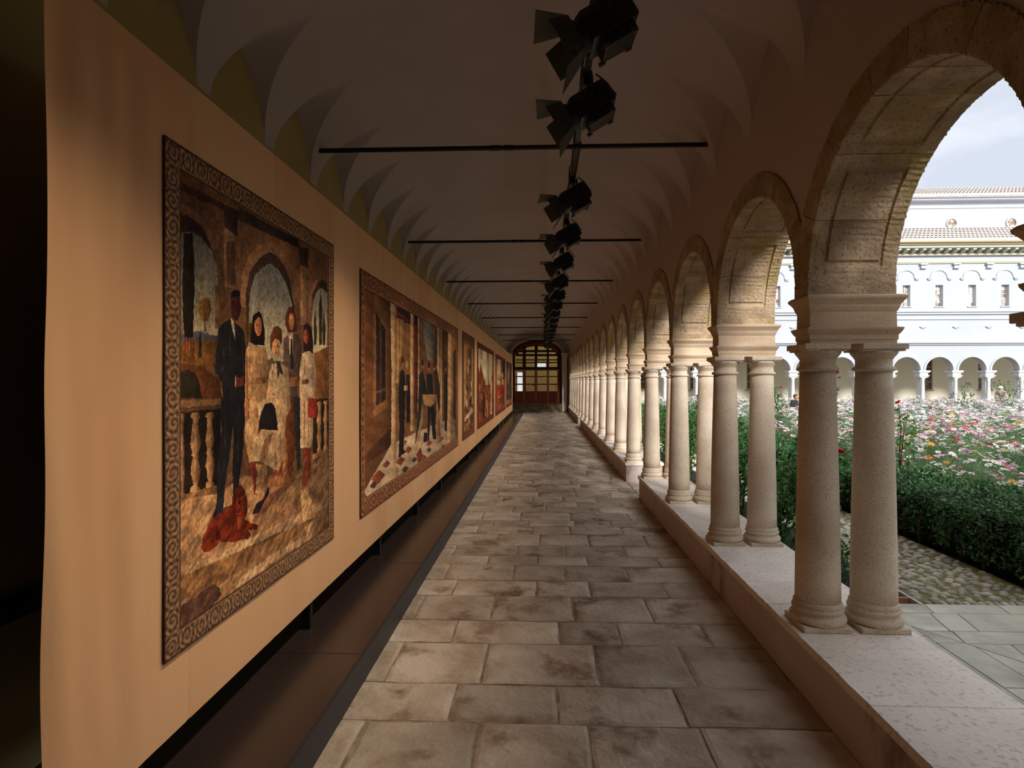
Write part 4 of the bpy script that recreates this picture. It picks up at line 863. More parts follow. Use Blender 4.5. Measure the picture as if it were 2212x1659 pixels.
PRINT_COLONNADE=[((126,82,50),[(0.018,0.968),(0.18,0.956),(0.18,0.238),(0.018,0.231)]),
((92,58,38),[(0.018,0.244),(0.175,0.327),(0.175,0.236),(0.018,0.205)]),
((150,104,66),[(0.068,0.933),(0.155,0.902),(0.155,0.432),(0.068,0.394)]),
((60,44,40),[(0.082,0.849),(0.138,0.79),(0.138,0.463),(0.082,0.44)]),
((130,92,60),[(0.106,0.824),(0.111,0.815),(0.111,0.451),(0.106,0.448)]),
((120,84,56),[(0.084,0.506),(0.138,0.518),(0.138,0.509),(0.084,0.495)]),
((120,84,54),[(0.18,0.945),(0.87,0.953),(0.87,0.243),(0.18,0.249)]),
((204,176,144),[(0.018,0.101),(0.175,0.247),(0.414,0.257),(0.916,0.26),(0.949,0.03),(0.038,0.065)]),
((146,80,54),[(0.055,0.134),(0.095,0.158),(0.138,0.12),(0.095,0.095)]),
((146,80,54),[(0.117,0.168),(0.143,0.183),(0.17,0.161),(0.143,0.145)]),
((146,80,54),[(0.208,0.148),(0.244,0.166),(0.282,0.138),(0.244,0.117)]),
((146,80,54),[(0.277,0.182),(0.309,0.199),(0.343,0.176),(0.309,0.157)]),
((146,80,54),[(0.405,0.094),(0.448,0.111),(0.494,0.08),(0.448,0.061)]),
((146,80,54),[(0.331,0.051),(0.367,0.064),(0.405,0.036),(0.367,0.021)]),
((146,80,54),[(0.483,0.157),(0.521,0.172),(0.56,0.149),(0.521,0.132)]),
((146,80,54),[(0.656,0.141),(0.694,0.155),(0.734,0.134),(0.694,0.118)]),
((146,80,54),[(0.564,0.05),(0.602,0.062),(0.642,0.037),(0.602,0.023)]),
((146,80,54),[(0.814,0.149),(0.855,0.162),(0.897,0.142),(0.855,0.127)]),
((146,80,54),[(0.168,0.08),(0.197,0.094),(0.227,0.068),(0.197,0.053)]),
((146,80,54),[(0.264,0.23),(0.282,0.24),(0.301,0.228),(0.282,0.217)]),
((146,80,54),[(0.376,0.208),(0.398,0.218),(0.421,0.204),(0.398,0.192)]),
((92,70,62),[(0.046,0.109),(0.068,0.122),(0.091,0.1),(0.068,0.086)]),
((92,70,62),[(0.34,0.11),(0.367,0.122),(0.395,0.102),(0.367,0.089)]),
((92,70,62),[(0.491,0.116),(0.521,0.128),(0.552,0.108),(0.521,0.095)]),
((92,70,62),[(0.254,0.092),(0.282,0.104),(0.312,0.081),(0.282,0.067)]),
((92,70,62),[(0.684,0.078),(0.719,0.088),(0.754,0.068),(0.719,0.056)]),
((56,38,34),[(0.214,0.946),(0.398,0.945),(0.398,0.861),(0.214,0.855)]),
((130,44,34),[(0.217,0.896),(0.326,0.883),(0.326,0.87),(0.217,0.884)]),
((92,92,90),[(0.457,0.953),(0.581,0.939),(0.581,0.674),(0.502,0.692),(0.457,0.808)]),
((134,126,112),[(0.465,0.83),(0.571,0.81),(0.571,0.673),(0.502,0.692)]),
((112,50,36),[(0.359,0.879),(0.398,0.871),(0.398,0.427),(0.359,0.404)]),
((70,48,40),[(0.37,0.665),(0.39,0.657),(0.39,0.336),(0.37,0.33)]),
((56,42,38),[(0.592,0.846),(0.611,0.947),(0.624,0.82),(0.624,0.297),(0.592,0.302)]),
((186,150,108),[(0.398,0.935),(0.418,0.932),(0.418,0.313),(0.398,0.307)]),
((186,150,108),[(0.629,0.941),(0.675,0.941),(0.675,0.266),(0.629,0.263)]),
((186,150,108),[(0.679,0.937),(0.704,0.932),(0.704,0.214),(0.679,0.208)]),
((190,146,88),[(0.214,0.865),(0.272,0.867),(0.259,0.72),(0.234,0.652),(0.227,0.539),(0.214,0.539)]),
((150,108,62),[(0.232,0.86),(0.241,0.861),(0.234,0.668),(0.227,0.651)]),
((212,178,132),[(0.168,0.95),(0.217,0.954),(0.215,0.603),(0.208,0.131),(0.229,0.105),(0.222,0.069),(0.164,0.077),(0.175,0.144),(0.179,0.601)]),
((166,126,86),[(0.199,0.952),(0.217,0.954),(0.215,0.603),(0.208,0.131),(0.199,0.135)]),
((196,158,112),[(0.327,0.94),(0.358,0.939),(0.353,0.307),(0.367,0.277),(0.327,0.273)]),
((196,158,112),[(0.803,0.94),(0.861,0.938),(0.855,0.132),(0.891,0.072),(0.792,0.08)]),
((134,92,58),[(0.861,0.945),(1.01,0.945),(1.01,0.149),(0.861,0.257)]),
((70,48,40),[(0.891,0.778),(0.949,0.828),(0.949,0.226),(0.891,0.262)]),
((40,34,34),[(0.241,0.6),(0.272,0.614),(0.285,0.522),(0.279,0.388),(0.269,0.195),(0.285,0.176),(0.229,0.161),(0.236,0.322),(0.227,0.483)]),
((40,34,34),[(0.289,0.588),(0.317,0.589),(0.327,0.478),(0.322,0.329),(0.293,0.325),(0.289,0.48)]),
((160,108,74),[(0.277,0.641),(0.275,0.629),(0.272,0.62),(0.266,0.617),(0.261,0.62),(0.258,0.628),(0.256,0.639),(0.258,0.651),(0.261,0.66),(0.266,0.663),(0.272,0.661),(0.275,0.652)]),
((190,150,96),[(0.31,0.635),(0.309,0.623),(0.305,0.614),(0.299,0.61),(0.294,0.613),(0.29,0.622),(0.289,0.633),(0.29,0.645),(0.294,0.654),(0.299,0.658),(0.305,0.655),(0.309,0.647)]),
((170,114,76),[(0.464,0.654),(0.462,0.64),(0.457,0.63),(0.45,0.626),(0.443,0.629),(0.438,0.639),(0.436,0.652),(0.438,0.665),(0.443,0.676),(0.45,0.68),(0.457,0.677),(0.462,0.668)]),
((160,108,74),[(0.542,0.642),(0.54,0.627),(0.534,0.617),(0.527,0.612),(0.519,0.616),(0.513,0.626),(0.511,0.64),(0.513,0.654),(0.519,0.665),(0.527,0.669),(0.534,0.666),(0.54,0.656)]),
((170,116,78),[(0.615,0.65),(0.613,0.635),(0.607,0.623),(0.598,0.619),(0.589,0.622),(0.583,0.633),(0.581,0.648),(0.583,0.663),(0.589,0.674),(0.598,0.679),(0.607,0.676),(0.613,0.665)]),
((160,108,74),[(0.778,0.655),(0.776,0.638),(0.768,0.626),(0.757,0.621),(0.747,0.625),(0.739,0.636),(0.736,0.653),(0.739,0.669),(0.747,0.682),(0.757,0.687),(0.768,0.684),(0.776,0.672)]),
((64,40,30),[(0.272,0.662),(0.27,0.653),(0.266,0.646),(0.261,0.643),(0.256,0.645),(0.253,0.651),(0.251,0.66),(0.253,0.669),(0.256,0.676),(0.261,0.679),(0.266,0.677),(0.27,0.671)]),
((64,40,30),[(0.46,0.664),(0.458,0.653),(0.453,0.645),(0.446,0.641),(0.439,0.644),(0.434,0.651),(0.433,0.661),(0.434,0.672),(0.439,0.68),(0.446,0.683),(0.453,0.681),(0.458,0.674)]),
((64,40,30),[(0.536,0.656),(0.534,0.644),(0.529,0.636),(0.521,0.632),(0.513,0.635),(0.508,0.643),(0.506,0.654),(0.508,0.665),(0.513,0.673),(0.521,0.677),(0.529,0.675),(0.534,0.667)]),
((64,40,30),[(0.607,0.663),(0.604,0.651),(0.598,0.642),(0.589,0.639),(0.581,0.641),(0.575,0.649),(0.573,0.661),(0.575,0.673),(0.581,0.682),(0.589,0.686),(0.598,0.683),(0.604,0.675)]),
((64,40,30),[(0.768,0.669),(0.765,0.656),(0.757,0.646),(0.747,0.641),(0.736,0.644),(0.729,0.653),(0.726,0.666),(0.729,0.679),(0.736,0.689),(0.747,0.693),(0.757,0.691),(0.765,0.682)]),
((44,44,44),[(0.411,0.589),(0.451,0.615),(0.48,0.537),(0.506,0.467),(0.451,0.417),(0.434,0.329),(0.385,0.18),(0.371,0.19),(0.401,0.381)]),
((40,34,34),[(0.489,0.595),(0.564,0.597),(0.577,0.463),(0.617,0.155),(0.571,0.167),(0.54,0.352),(0.525,0.169),(0.502,0.175),(0.509,0.417)]),
((60,44,40),[(0.577,0.616),(0.629,0.632),(0.67,0.513),(0.67,0.368),(0.638,0.294),(0.611,0.45)]),
((40,34,34),[(0.736,0.603),(0.773,0.612),(0.792,0.438),(0.778,0.172),(0.744,0.18),(0.729,0.431)]),
((190,146,98),[(0.444,0.471),(0.617,0.46),(0.598,0.406),(0.54,0.383),(0.465,0.409)]),
((186,144,98),[(0.444,0.453),(0.46,0.324),(0.385,0.143),(0.364,0.156),(0.428,0.33)]),
((150,112,76),[(0.617,0.46),(0.663,0.29),(0.689,0.113),(0.62,0.121),(0.615,0.298)]),
((196,150,110),[(0.269,0.527),(0.302,0.526),(0.302,0.5),(0.272,0.502)]),
((40,34,34),[(0.462,0.237),(0.502,0.227),(0.498,0.168),(0.458,0.179)]),
((120,64,44),[(0.382,0.132),(0.431,0.159),(0.448,0.096),(0.406,0.064)])]
def raster(nx, ny, base, polys, shade=True):
    u = (np.arange(nx)+.5)/nx; v = (np.arange(ny)+.5)/ny; U, Vv = np.meshgrid(u, v, indexing='ij')
    U = U+(vnoise(nx, ny, 90, 3)-.5)*.004+(vnoise(nx, ny, 28, 5)-.5)*.003; Vv = Vv+(vnoise(nx, ny, 90, 4)-.5)*.0035
    img = np.empty((nx, ny, 3), np.float32); img[:] = base
    for col, pts in polys:
        p = np.array(pts, dtype=np.float64); x0, x1 = p[:,0].min(), p[:,0].max(); y0, y1 = p[:,1].min(), p[:,1].max()
        i0, i1 = max(0, int(x0*nx)-1), min(nx, int(x1*nx)+2); j0, j1 = max(0, int(y0*ny)-1), min(ny, int(y1*ny)+2)
        if i1 <= i0 or j1 <= j0: continue
        X = U[i0:i1, j0:j1]; Y = Vv[i0:i1, j0:j1]; ins = np.zeros(X.shape, bool); n = len(p)
        for a in range(n):
            xa, ya = p[a]; xb, yb = p[(a+1) % n]
            if ya == yb: continue
            c = ((ya > Y) != (yb > Y)) & (X < (xb-xa)*(Y-ya)/(yb-ya)+xa); ins ^= c
        t = np.clip((X-x0)/max(x1-x0, 1e-6), 0, 1); sh_ = (1.10-.42*t**1.6)*(1+.06*np.sin(Y*90+X*40)) if shade else 1+0*t
        img[i0:i1, j0:j1][ins] = ((np.array(col[:3])[None,None,:] if len(col) == 3 else np.array(col[3:])[None,None,:]+(np.array(col[:3])-np.array(col[3:]))[None,None,:]*np.clip((Y-y0)/(y1-y0), 0, 1)[...,None])*(sh_[...,None] if len(col) == 3 else 1))[ins]
    return img
def vnoise(nx, ny, f, seed):
    g = np.random.default_rng(seed).random((int(f)+3, int(f)+3)); x = np.linspace(0, f, nx); y = np.linspace(0, f, ny)
    xi = x.astype(int); yi = y.astype(int); fx = (x-xi)[:,None]; fy = (y-yi)[None,:]
    fx = fx*fx*(3-2*fx); fy = fy*fy*(3-2*fy)
    a = g[np.ix_(xi, yi)]; b = g[np.ix_(xi+1, yi)]; c = g[np.ix_(xi, yi+1)]; d = g[np.ix_(xi+1, yi+1)]
    return (a*(1-fx)+b*fx)*(1-fy)+(c*(1-fx)+d*fx)*fy
def border(img, bu, bv, aspect, dark, light, reps):
    """carved scroll-work border: spirals and leaves running along the frame"""
    nx, ny = img.shape[:2]; u = ((np.arange(nx)+.5)/nx)[:,None]*np.ones((1, ny)); v = ((np.arange(ny)+.5)/ny)[None,:]*np.ones((nx, 1))
    du = np.minimum(u, 1-u)/bu; dv = np.minimum(v, 1-v)/bv
    m = (du < 1) | (dv < 1); side = du < dv
    q = np.where(side, du, dv); s = np.where(side, v*reps, u*aspect*reps)
    wob = vnoise(nx, ny, 40, 77)-.5; wob2 = vnoise(nx, ny, 46, 78)-.5
    s = s+wob*.16; qw = q+wob2*.18
    ph = (s % 1.0)-.5; row = np.floor(s) % 2
    qq = (qw-.5)*np.where(row > 0, 1, -1)*.95
    r = np.hypot(ph*1.05, qq); th = np.arctan2(qq, ph)
    w = np.sin(r*24-th*1.0)*.8+.55*np.sin(th*7+r*13)*np.clip(r*3-.4, 0, 1)
    t = np.clip(.52+.42*w, 0, 1)*(.75+.5*vnoise(nx, ny, 120, 79)); t = np.clip(t, 0, 1)
    t *= np.where((q < .10) | (q > .93), .3, 1); t = np.where((q > .86) & (q < .93), .8, t)
    c = np.array(dark)[None,None,:]*(1-t[...,None])+np.array(light)[None,None,:]*t[...,None]
    img[m] = c[m]; return m
M_print = bpy.data.materials.new('woven_print'); M_print.use_nodes = True
def _print_mat():
    nt = M_print.node_tree; n = nt.nodes; l = nt.links; bs = n['Principled BSDF']; bs.inputs['Roughness'].default_value = .9; bs.inputs['Specular IOR Level'].default_value = .1
    ca = n.new('ShaderNodeVertexColor'); ca.layer_name = 'thread'
    no = n.new('ShaderNodeTexNoise'); no.inputs['Scale'].default_value = 260; no.inputs['Detail'].default_value = 1; tc = n.new('ShaderNodeTexCoord'); l.new(tc.outputs['Object'], no.inputs['Vector'])
    mr = n.new('ShaderNodeMapRange'); mr.inputs['From Min'].default_value = .3; mr.inputs['From Max'].default_value = .7; mr.inputs['To Min'].default_value = .72; mr.inputs['To Max'].default_value = 1.26
    l.new(no.outputs['Fac'], mr.inputs['Value']); hv = n.new('ShaderNodeHueSaturation'); l.new(mr.outputs['Result'], hv.inputs['Value']); l.new(ca.outputs['Color'], hv.inputs['Color'])
    l.new(hv.outputs['Color'], bs.inputs['Base Color']); bp = n.new('ShaderNodeBump'); bp.inputs['Strength'].default_value = .25; bp.inputs['Distance'].default_value = .004
    l.new(no.outputs['Fac'], bp.inputs['Height']); l.new(bp.outputs[0], bs.inputs['Normal'])
_print_mat()
PRINT_GAIN = np.array([1.05, .95, .86])
def tapestry(y0, y1, z0, z1, img, mask, label):
    nx, ny = img.shape[:2]; t = tag(empty('tapestry', (BXF+.0055, (y0+y1)/2, z0)), label, 'tapestry', 'woven tapestries on the fabric wall')
    c = img/255.0; c = np.where(c <= .0404, c/12.92, ((c+.055)/1.055)**2.4)*PRINT_GAIN
    yy = np.linspace(y0, y1, nx+1)-(y0+y1)/2; zz = np.linspace(0, z1-z0, ny+1)
    for name, sel in (('woven_border', mask), ('woven_picture', ~mask)):
        I, J = np.nonzero(sel); used_ = np.zeros((nx+1, ny+1), bool)
        for a in (0, 1):
            for b in (0, 1): used_[I+a, J+b] = True
        idx = -np.ones((nx+1, ny+1), np.int64); idx[used_] = np.arange(used_.sum()); vi, vj = np.nonzero(used_)
        X = np.full(len(vi), 00.0 if name == 'woven_picture' else .0006)
        V = np.stack([X, yy[vi], zz[vj]], 1)
        F = np.stack([idx[I, J], idx[I+1, J], idx[I+1, J+1], idx[I, J+1]], 1)
        me = arr_mesh(name, V, F, M_print)
        cl = np.ones((len(F), 4, 4), np.float32); cl[:,:,:3] = c[I, J][:,None,:]
        at = me.color_attributes.new('thread', 'FLOAT_COLOR', 'CORNER'); at.data.foreach_set('color', cl.ravel())
        obj(name, me, t)
    q = MB(); hy = (y1-y0)/2; q.box(-.003, -.0006, -hy, hy, 0, z1-z0); q.build('backing', M_tapback, t)
    return t
M_tapback = mat('tapestry_back', L(52,36,30), rough=.95)
def grain(img, seed, amt=.22):
    nx, ny = img.shape[:2]; n = vnoise(nx, ny, 60, seed)*.4+vnoise(nx, ny, 170, seed+1)*.6
    f = vnoise(nx, ny, 9, seed+2)*.35+.83
    return np.clip(img*((1-amt)+2*amt*n)[...,None]*f[...,None], 0, 255)
# 1 the group portrait
im = raster(420, 720, (112, 78, 54), PRINT_GROUP); im = grain(im, 1, .30)
big = vnoise(400, 400, 60, 31)*.6+vnoise(400, 400, 120, 32)*.4; uu = ((np.arange(420)+.5)/420)[:,None]*np.ones((1, 720)); vv = ((np.arange(720)+.5)/720)[None,:]*np.ones((420, 1))
str_ = big[((uu*.55+vv*1.0)*180).astype(int) % 400, ((vv*1.6-uu*.9+2)*330).astype(int) % 400]
flr = np.clip((.34-vv)/.03, 0, 1); im = np.clip(im*(1+flr[...,None]*(str_[...,None]-.5)*.7), 0, 255)
mk = border(im, .055, .05, .885, (72,52,42), (186,146,106), 21)
tapestry(1.245, 2.28, .375, 1.545, im, mk, 'nearest tapestry, five figures and a spaniel before stone arches')
# 2 the colonnade
im = raster(320, 300, (112, 76, 50), PRINT_COLONNADE); im = grain(im, 5, .16)
mk = border(im, .023, .075, 2.66, (92,52,38), (190,138,98), 8)
tapestry(2.618, 5.68, .37, 1.52, im, mk, 'wide second tapestry, dark-suited figures among pale columns')
# 3 tall narrow heaped picture
rs = np.random.default_rng(21)
def blobs(n, u0, u1, v0, v1, cols, su, sv):
    out = []
    for _ in range(n):
        a, b = rs.uniform(u0, u1), rs.uniform(v0, v1); w, h = rs.uniform(.4, 1)*su, rs.uniform(.4, 1)*sv
        out.append((cols[rs.integers(len(cols))], [(a-w, b), (a-w*.4, b+h), (a+w*.6, b+h*.8), (a+w, b-h*.2), (a, b-h)]))
    return out
T3 = [((140,104,62),[(.05,.08),(.95,.08),(.95,.9),(.05,.9)]), ((104,72,46),[(.32,.55),(.7,.55),(.66,.86),(.36,.86)]), ((176,136,86),[(.12,.3),(.32,.3),(.3,.88),(.14,.88)]), ((176,136,86),[(.72,.3),(.9,.3),(.88,.88),(.74,.88)])]
T3 += blobs(30, .2, .85, .2, .5, [(60,70,62),(180,150,100),(150,50,36),(52,40,34),(206,186,150)], .1, .05) + blobs(10, .42, .62, .5, .75, [(200,190,160),(110,120,100),(160,60,44)], .08, .05)
T3 += [((214,196,160),[(.15,.2),(.85,.27),(.88,.23),(.15,.16)]), ((160,40,32),[(.5,.6),(.62,.6),(.6,.66),(.52,.66)]), ((120,82,56),[(.15,.07),(.85,.08),(.85,.2),(.15,.15)])] + blobs(14, .15, .85, .07, .18, [(150,60,44),(90,70,54),(176,140,100)], .12, .03)
im = grain(raster(60, 170, (120,86,56), T3), 9, .2); mk = border(im, .09, .06, .9, (92,56,38), (140,100,66), 12)
tapestry(6.0, 7.045, .38, 1.53, im, mk, 'narrow third tapestry with small colourful figures heaped in its middle')
# 4 trees and a white column
T4 = [((206,188,148),[(.02,.5),(.98,.5),(.98,.93),(.02,.93)])]
for a, h, w in ((.05,.72,.1),(.16,.78,.1),(.26,.68,.1),(.36,.6,.1),(.47,.5,.1),(.58,.66,.03),(.72,.56,.09),(.84,.68,.07),(.93,.74,.08)):
    T4.append(((128,66,36), [(a-w, .05), (a-w*.8, h*.8), (a, h), (a+w*.8, h*.8), (a+w, .05)]))
T4 += blobs(70, .05, .95, .07, .5, [(96,44,28),(160,96,54),(60,40,34),(190,140,90),(140,50,30)], .04, .06) + [((216,196,168),[(.74,.1),(.83,.1),(.82,.55),(.75,.55)]), ((226,206,180),[(.72,.08),(.86,.08),(.84,.12),(.74,.12)])]
T4 += [((60,42,38),[(.22,.1),(.36,.1),(.34,.42),(.25,.42)]), ((170,60,34),[(.56,.3),(.68,.3),(.66,.48),(.58,.48)])]
im = grain(raster(80, 130, (140,84,48), T4), 13, .2); mk = border(im, .035, .06, 2.1, (104,48,34), (134,72,50), 9)
tapestry(7.37, 9.87, .385, 1.512, im, mk, 'fourth tapestry with russet trees, pale sky and a white column')
# 5 red table
T5 = [((196,170,128),[(.12,.5),(.62,.5),(.62,.93),(.12,.93)]), ((56,40,36),[(.55,.6),(.9,.6),(.9,.94),(.55,.94)])] + blobs(26, .15, .8, .42, .72, [(206,186,140),(120,70,44),(176,140,96),(90,60,44)], .05, .08)
T5 += [((196,30,26),[(.28,.26),(.5,.26),(.5,.44),(.28,.44)]), ((150,56,36),[(.24,.42),(.8,.42),(.74,.5),(.3,.5)]), ((96,52,34),[(.5,.1),(.8,.12),(.78,.42),(.5,.42)])] + blobs(12, .2, .85, .08, .3, [(150,70,44),(110,60,40),(180,120,80)], .09, .03)
T5 += [((60,40,34),[(.3,.16),(.6,.18),(.6,.2),(.3,.18)]), ((60,40,34),[(.3,.22),(.6,.24),(.6,.26),(.3,.24)])]
im = grain(raster(60, 120, (140,76,46), T5), 17, .2); mk = border(im, .04, .06, 2.3, (96,44,34), (128,70,50), 9)
tapestry(10.22, 12.95, .385, 1.495, im, mk, 'fifth tapestry with a scarlet table in its middle')
# 6 dark group
T6 = [((70,56,48),[(.05,.06),(.95,.06),(.95,.93),(.05,.93)])] + blobs(16, .1, .6, .45, .88, [(196,176,130),(150,120,80),(110,96,80)], .035, .16) + blobs(26, .1, .9, .12, .6, [(40,34,38),(90,60,44),(140,104,70),(60,50,60)], .06, .09) + [((150,110,76),[(.05,.06),(.95,.06),(.95,.14),(.05,.16)])]
im = grain(raster(50, 100, (96,64,48), T6), 23, .2); mk = border(im, .05, .06, 2.1, (96,50,36), (130,80,56), 8)
tapestry(13.25, 15.55, .39, 1.476, im, mk, 'farthest tapestry, mostly dark figures, beside the end door')
# ================================================================ COURTYARD GROUND
mb = MB(); mb.box(1.20, 19.5, YN, 20.9, -.16, -.03); tag(mb.build('garden_ground', M_soil), kind='structure')
def clip(poly, a, b, c):
    """keep the side a*x+b*y >= c"""
    out = []
    for i in range(len(poly)):
        p, q = poly[i], poly[(i+1) % len(poly)]; dp = a*p[0]+b*p[1]-c; dq = a*q[0]+b*q[1]-c
        if dp >= 0: out.append(p)
        if (dp >= 0) != (dq >= 0):
            t = dp/(dp-dq); out.append((p[0]+(q[0]-p[0])*t, p[1]+(q[1]-p[1])*t))
    return out
def shrink(poly, g):
    cx = sum(p[0] for p in poly)/len(poly); cy = sum(p[1] for p in poly)/len(poly)
    n = len(poly); area = sum(poly[i][0]*poly[(i+1) % n][1]-poly[(i+1) % n][0]*poly[i][1] for i in range(n))
    if area < 0: poly = poly[::-1]
    for i in range(n):
        p, q = poly[i], poly[(i+1) % n]; dx, dy = q[0]-p[0], q[1]-p[1]; d = math.hypot(dx, dy)
        if d < 1e-6: continue
        nx, ny = -dy/d, dx/d
        poly2 = clip(poly, nx, ny, nx*p[0]+ny*p[1]+g)
        if len(poly2) < 3: return None
        # keep the edge bookkeeping simple: accumulate
        sh.append((nx, ny, nx*p[0]+ny*p[1]+g))
    return poly
terr = tag(MB().box(1.19, 4.6, YN, 2.67, -.05, -.006).build('terrace_paving', M_mortar), kind='structure')
def slab(poly, par, m, g=.0022, z0=-.02, z1=0.0):
    n = len(poly); area = sum(poly[i][0]*poly[(i+1) % n][1]-poly[(i+1) % n][0]*poly[i][1] for i in range(n))
    if abs(area) < .004: return
    if area < 0: poly = poly[::-1]
    res = poly
    for i in range(n):
        p, q = poly[i], poly[(i+1) % n]; dx, dy = q[0]-p[0], q[1]-p[1]; d = math.hypot(dx, dy)
        if d < 1e-6: continue
        nx, ny = -dy/d, dx/d; res = clip(res, nx, ny, nx*p[0]+ny*p[1]+g)
        if len(res) < 3: return
    cx = sum(p[0] for p in res)/len(res); cy = sum(p[1] for p in res)/len(res)
    MB().prism([(p[0]-cx, p[1]-cy) for p in res], 'z', z0, z1+random.uniform(-.0006, .0006)).build('paving_slab', m, par, (cx, cy, 0), bevel=.0008)
# diagonal seam from (1.50,2.44) to (1.80,2.00): ordinary courses on the far side, slabs along the wall on the near side
da, db = .44, .30; dc = da*1.50+db*2.44
TR = [2.672, 2.566, 2.385, 2.272, 2.09, 1.93, 1.72, 1.54, 1.33, 1.1]
JX = [[1.70, 2.02, 2.36, 2.7, 3.05, 3.4], [1.65, 1.765, 2.10, 2.42, 2.75, 3.1], [1.625, 1.95, 2.25, 2.6, 2.95], [1.757, 2.05, 2.4, 2.7, 3.0]]
for r in range(len(TR)-1):
    y1, y0 = TR[r], TR[r+1]; js = [1.2]+(JX[r] if r < 4 else [1.6+.33*k+.12*(r % 2) for k in range(6)])+[3.8]
    for a, b in zip(js[:-1], js[1:]):
        sk = .22*(y1-y0)
        poly = [(a-sk*(a > 1.25)*.5, y0), (b-sk*.5, y0), (b+sk*.5, y1), (a+sk*(a > 1.25)*.5, y1)]
        poly = clip(poly, da, db, dc)
        if len(poly) >= 3: slab(poly, terr, M_paver)
strips = [(1.206, 1.37, [.9, 1.5, 2.0, 2.335, 2.6]), (1.37, 1.505, [.9, 1.25, 1.8, 2.335, 2.6]), (1.505, 1.63, [.9, 1.4, 1.95, 2.28, 2.6]), (1.63, 1.78, [.9, 1.55, 2.05, 2.4]), (1.78, 2.0, [.9, 1.3, 1.75, 2.2]), (2.0, 2.3, [.9, 1.4, 1.8])]
for x0, x1, cs in strips:
    for a, b in zip(cs[:-1], cs[1:]):
        poly = clip([(x0, a), (x1, a), (x1, b), (x0, b)], -da, -db, -dc)
        if len(poly) >= 3: slab(poly, terr, M_paver)
# ---- cobbled path between bed and hedge
path = tag(MB().box(1.70, 2.34, 2.67, 17.6, -.05, -.008).build('cobbled_path', M_moss), kind='structure')
def cobble_mesh(seed):
    r = random.Random(seed); V = []; F = []; n = 9
    rings = [(1.0, -.4), (.97, .05), (.78, .55), (.42, .88)]
    ph = [1+r.uniform(-.12, .12) for _ in range(n)]
    for rr, z in rings:
        for k in range(n):
            a = 2*math.pi*k/n; V.append((rr*ph[k]*math.cos(a)*.026, rr*ph[k]*math.sin(a)*.0145, z*.010))
    V.append((0, 0, .0108))
    for i in range(3):
        for k in range(n): F.append((i*n+k, i*n+(k+1) % n, (i+1)*n+(k+1) % n, (i+1)*n+k))
    for k in range(n): F.append((3*n+k, 3*n+(k+1) % n, 4*n))
    return V, F
CV = [cobble_mesh(i) for i in range(6)]
CM = []
for V, F in CV:
    q = MB(); q.add(V, F, 0, True); CM.append(q.mesh('cobblestone', M_cobble))
cob = []
for i in range(17): cob.append((1.745+i*.034, 2.695, math.pi/2+random.uniform(-.5, .1), random.uniform(.85, 1.15), random.uniform(.9, 1.15)))
y = 2.735
while y < 9.5:
    x = 1.72+random.uniform(0, .05)
    while x < 2.31:
        cob.append((x, y+random.uniform(-.008, .008), random.uniform(-.5, .5), random.uniform(.6, 1.25), random.uniform(.7, 1.2))); x += random.uniform(.045, .082)
    y += .036
cob.sort(key=lambda c: c[1])
rest = MB()
for i, (x, y, a, sx, sy) in enumerate(cob):
    if i < 300:
        o = obj('cobblestone', CM[i % 6], path, (x, y, random.uniform(-.007, -.003)), rot=(0, 0, a)); o.scale = (sx, sy, random.uniform(.8, 1.2))
    else:
        V, F = CV[i % 6]; ca, sa = math.cos(a), math.sin(a)
        rest.add([(x+(p[0]*sx*ca-p[1]*sy*sa), y+(p[0]*sx*sa+p[1]*sy*ca), p[2]-.005) for p in V], F, 0, True)
tag(rest.build('cobbles', M_cobble, path, fix=False), kind='stuff')
# ---- planting bed along the arcade with its kerb and the dark pit at its near end
bed = tag(MB().box(1.206, 1.69, 2.85, 5.0, -.06, .004).build('planting_bed', M_soil), kind='structure')
MB().box(1.69, 1.703, 2.66, 17.5, -.05, .004).build('kerb', M_paver, bed)
tag(MB().box(1.206, 1.69, 5.85, 17.5, -.06, .004).build('planting_bed', M_soil), kind='structure')
MB().box(1.206, 1.69, 2.735, 2.75, -.05, .003).build('kerb', mat('brick_edge', L(176,120,96), rough=.9), bed)
tag(MB().box(1.206, 1.69, 2.75, 2.85, -.05, -.028).build('drain_pit', M_black), kind='structure')

# ================================================================ LEAVES
def unit(v): return v/np.maximum(1e-9, np.linalg.norm(v, axis=-1, keepdims=True))
def leaf_cloud(C, size, rng, up=.5, aspect=.55, base=None):
    """diamond leaves with a fold; C (n,3) centres"""
    n = len(C); d = unit(rng.normal(size=(n,3))+np.array([0,0,.1])); nor = unit(rng.normal(size=(n,3))+np.array([0,0,up*2]))
    s = unit(np.cross(d, nor)); nn = np.cross(s, d); sz = (size*rng.uniform(.6, 1.25, n))[:,None]
    V = np.stack([C-d*sz*.5, C+s*sz*aspect*.5-nn*sz*.08, C+d*sz*.5-nn*sz*.10, C-s*sz*aspect*.5-nn*sz*.08], 1).reshape(-1,3)
    i = np.arange(n)*4; F = np.concatenate([np.stack([i, i+1, i+2], 1), np.stack([i, i+2, i+3], 1)])
    return V, F
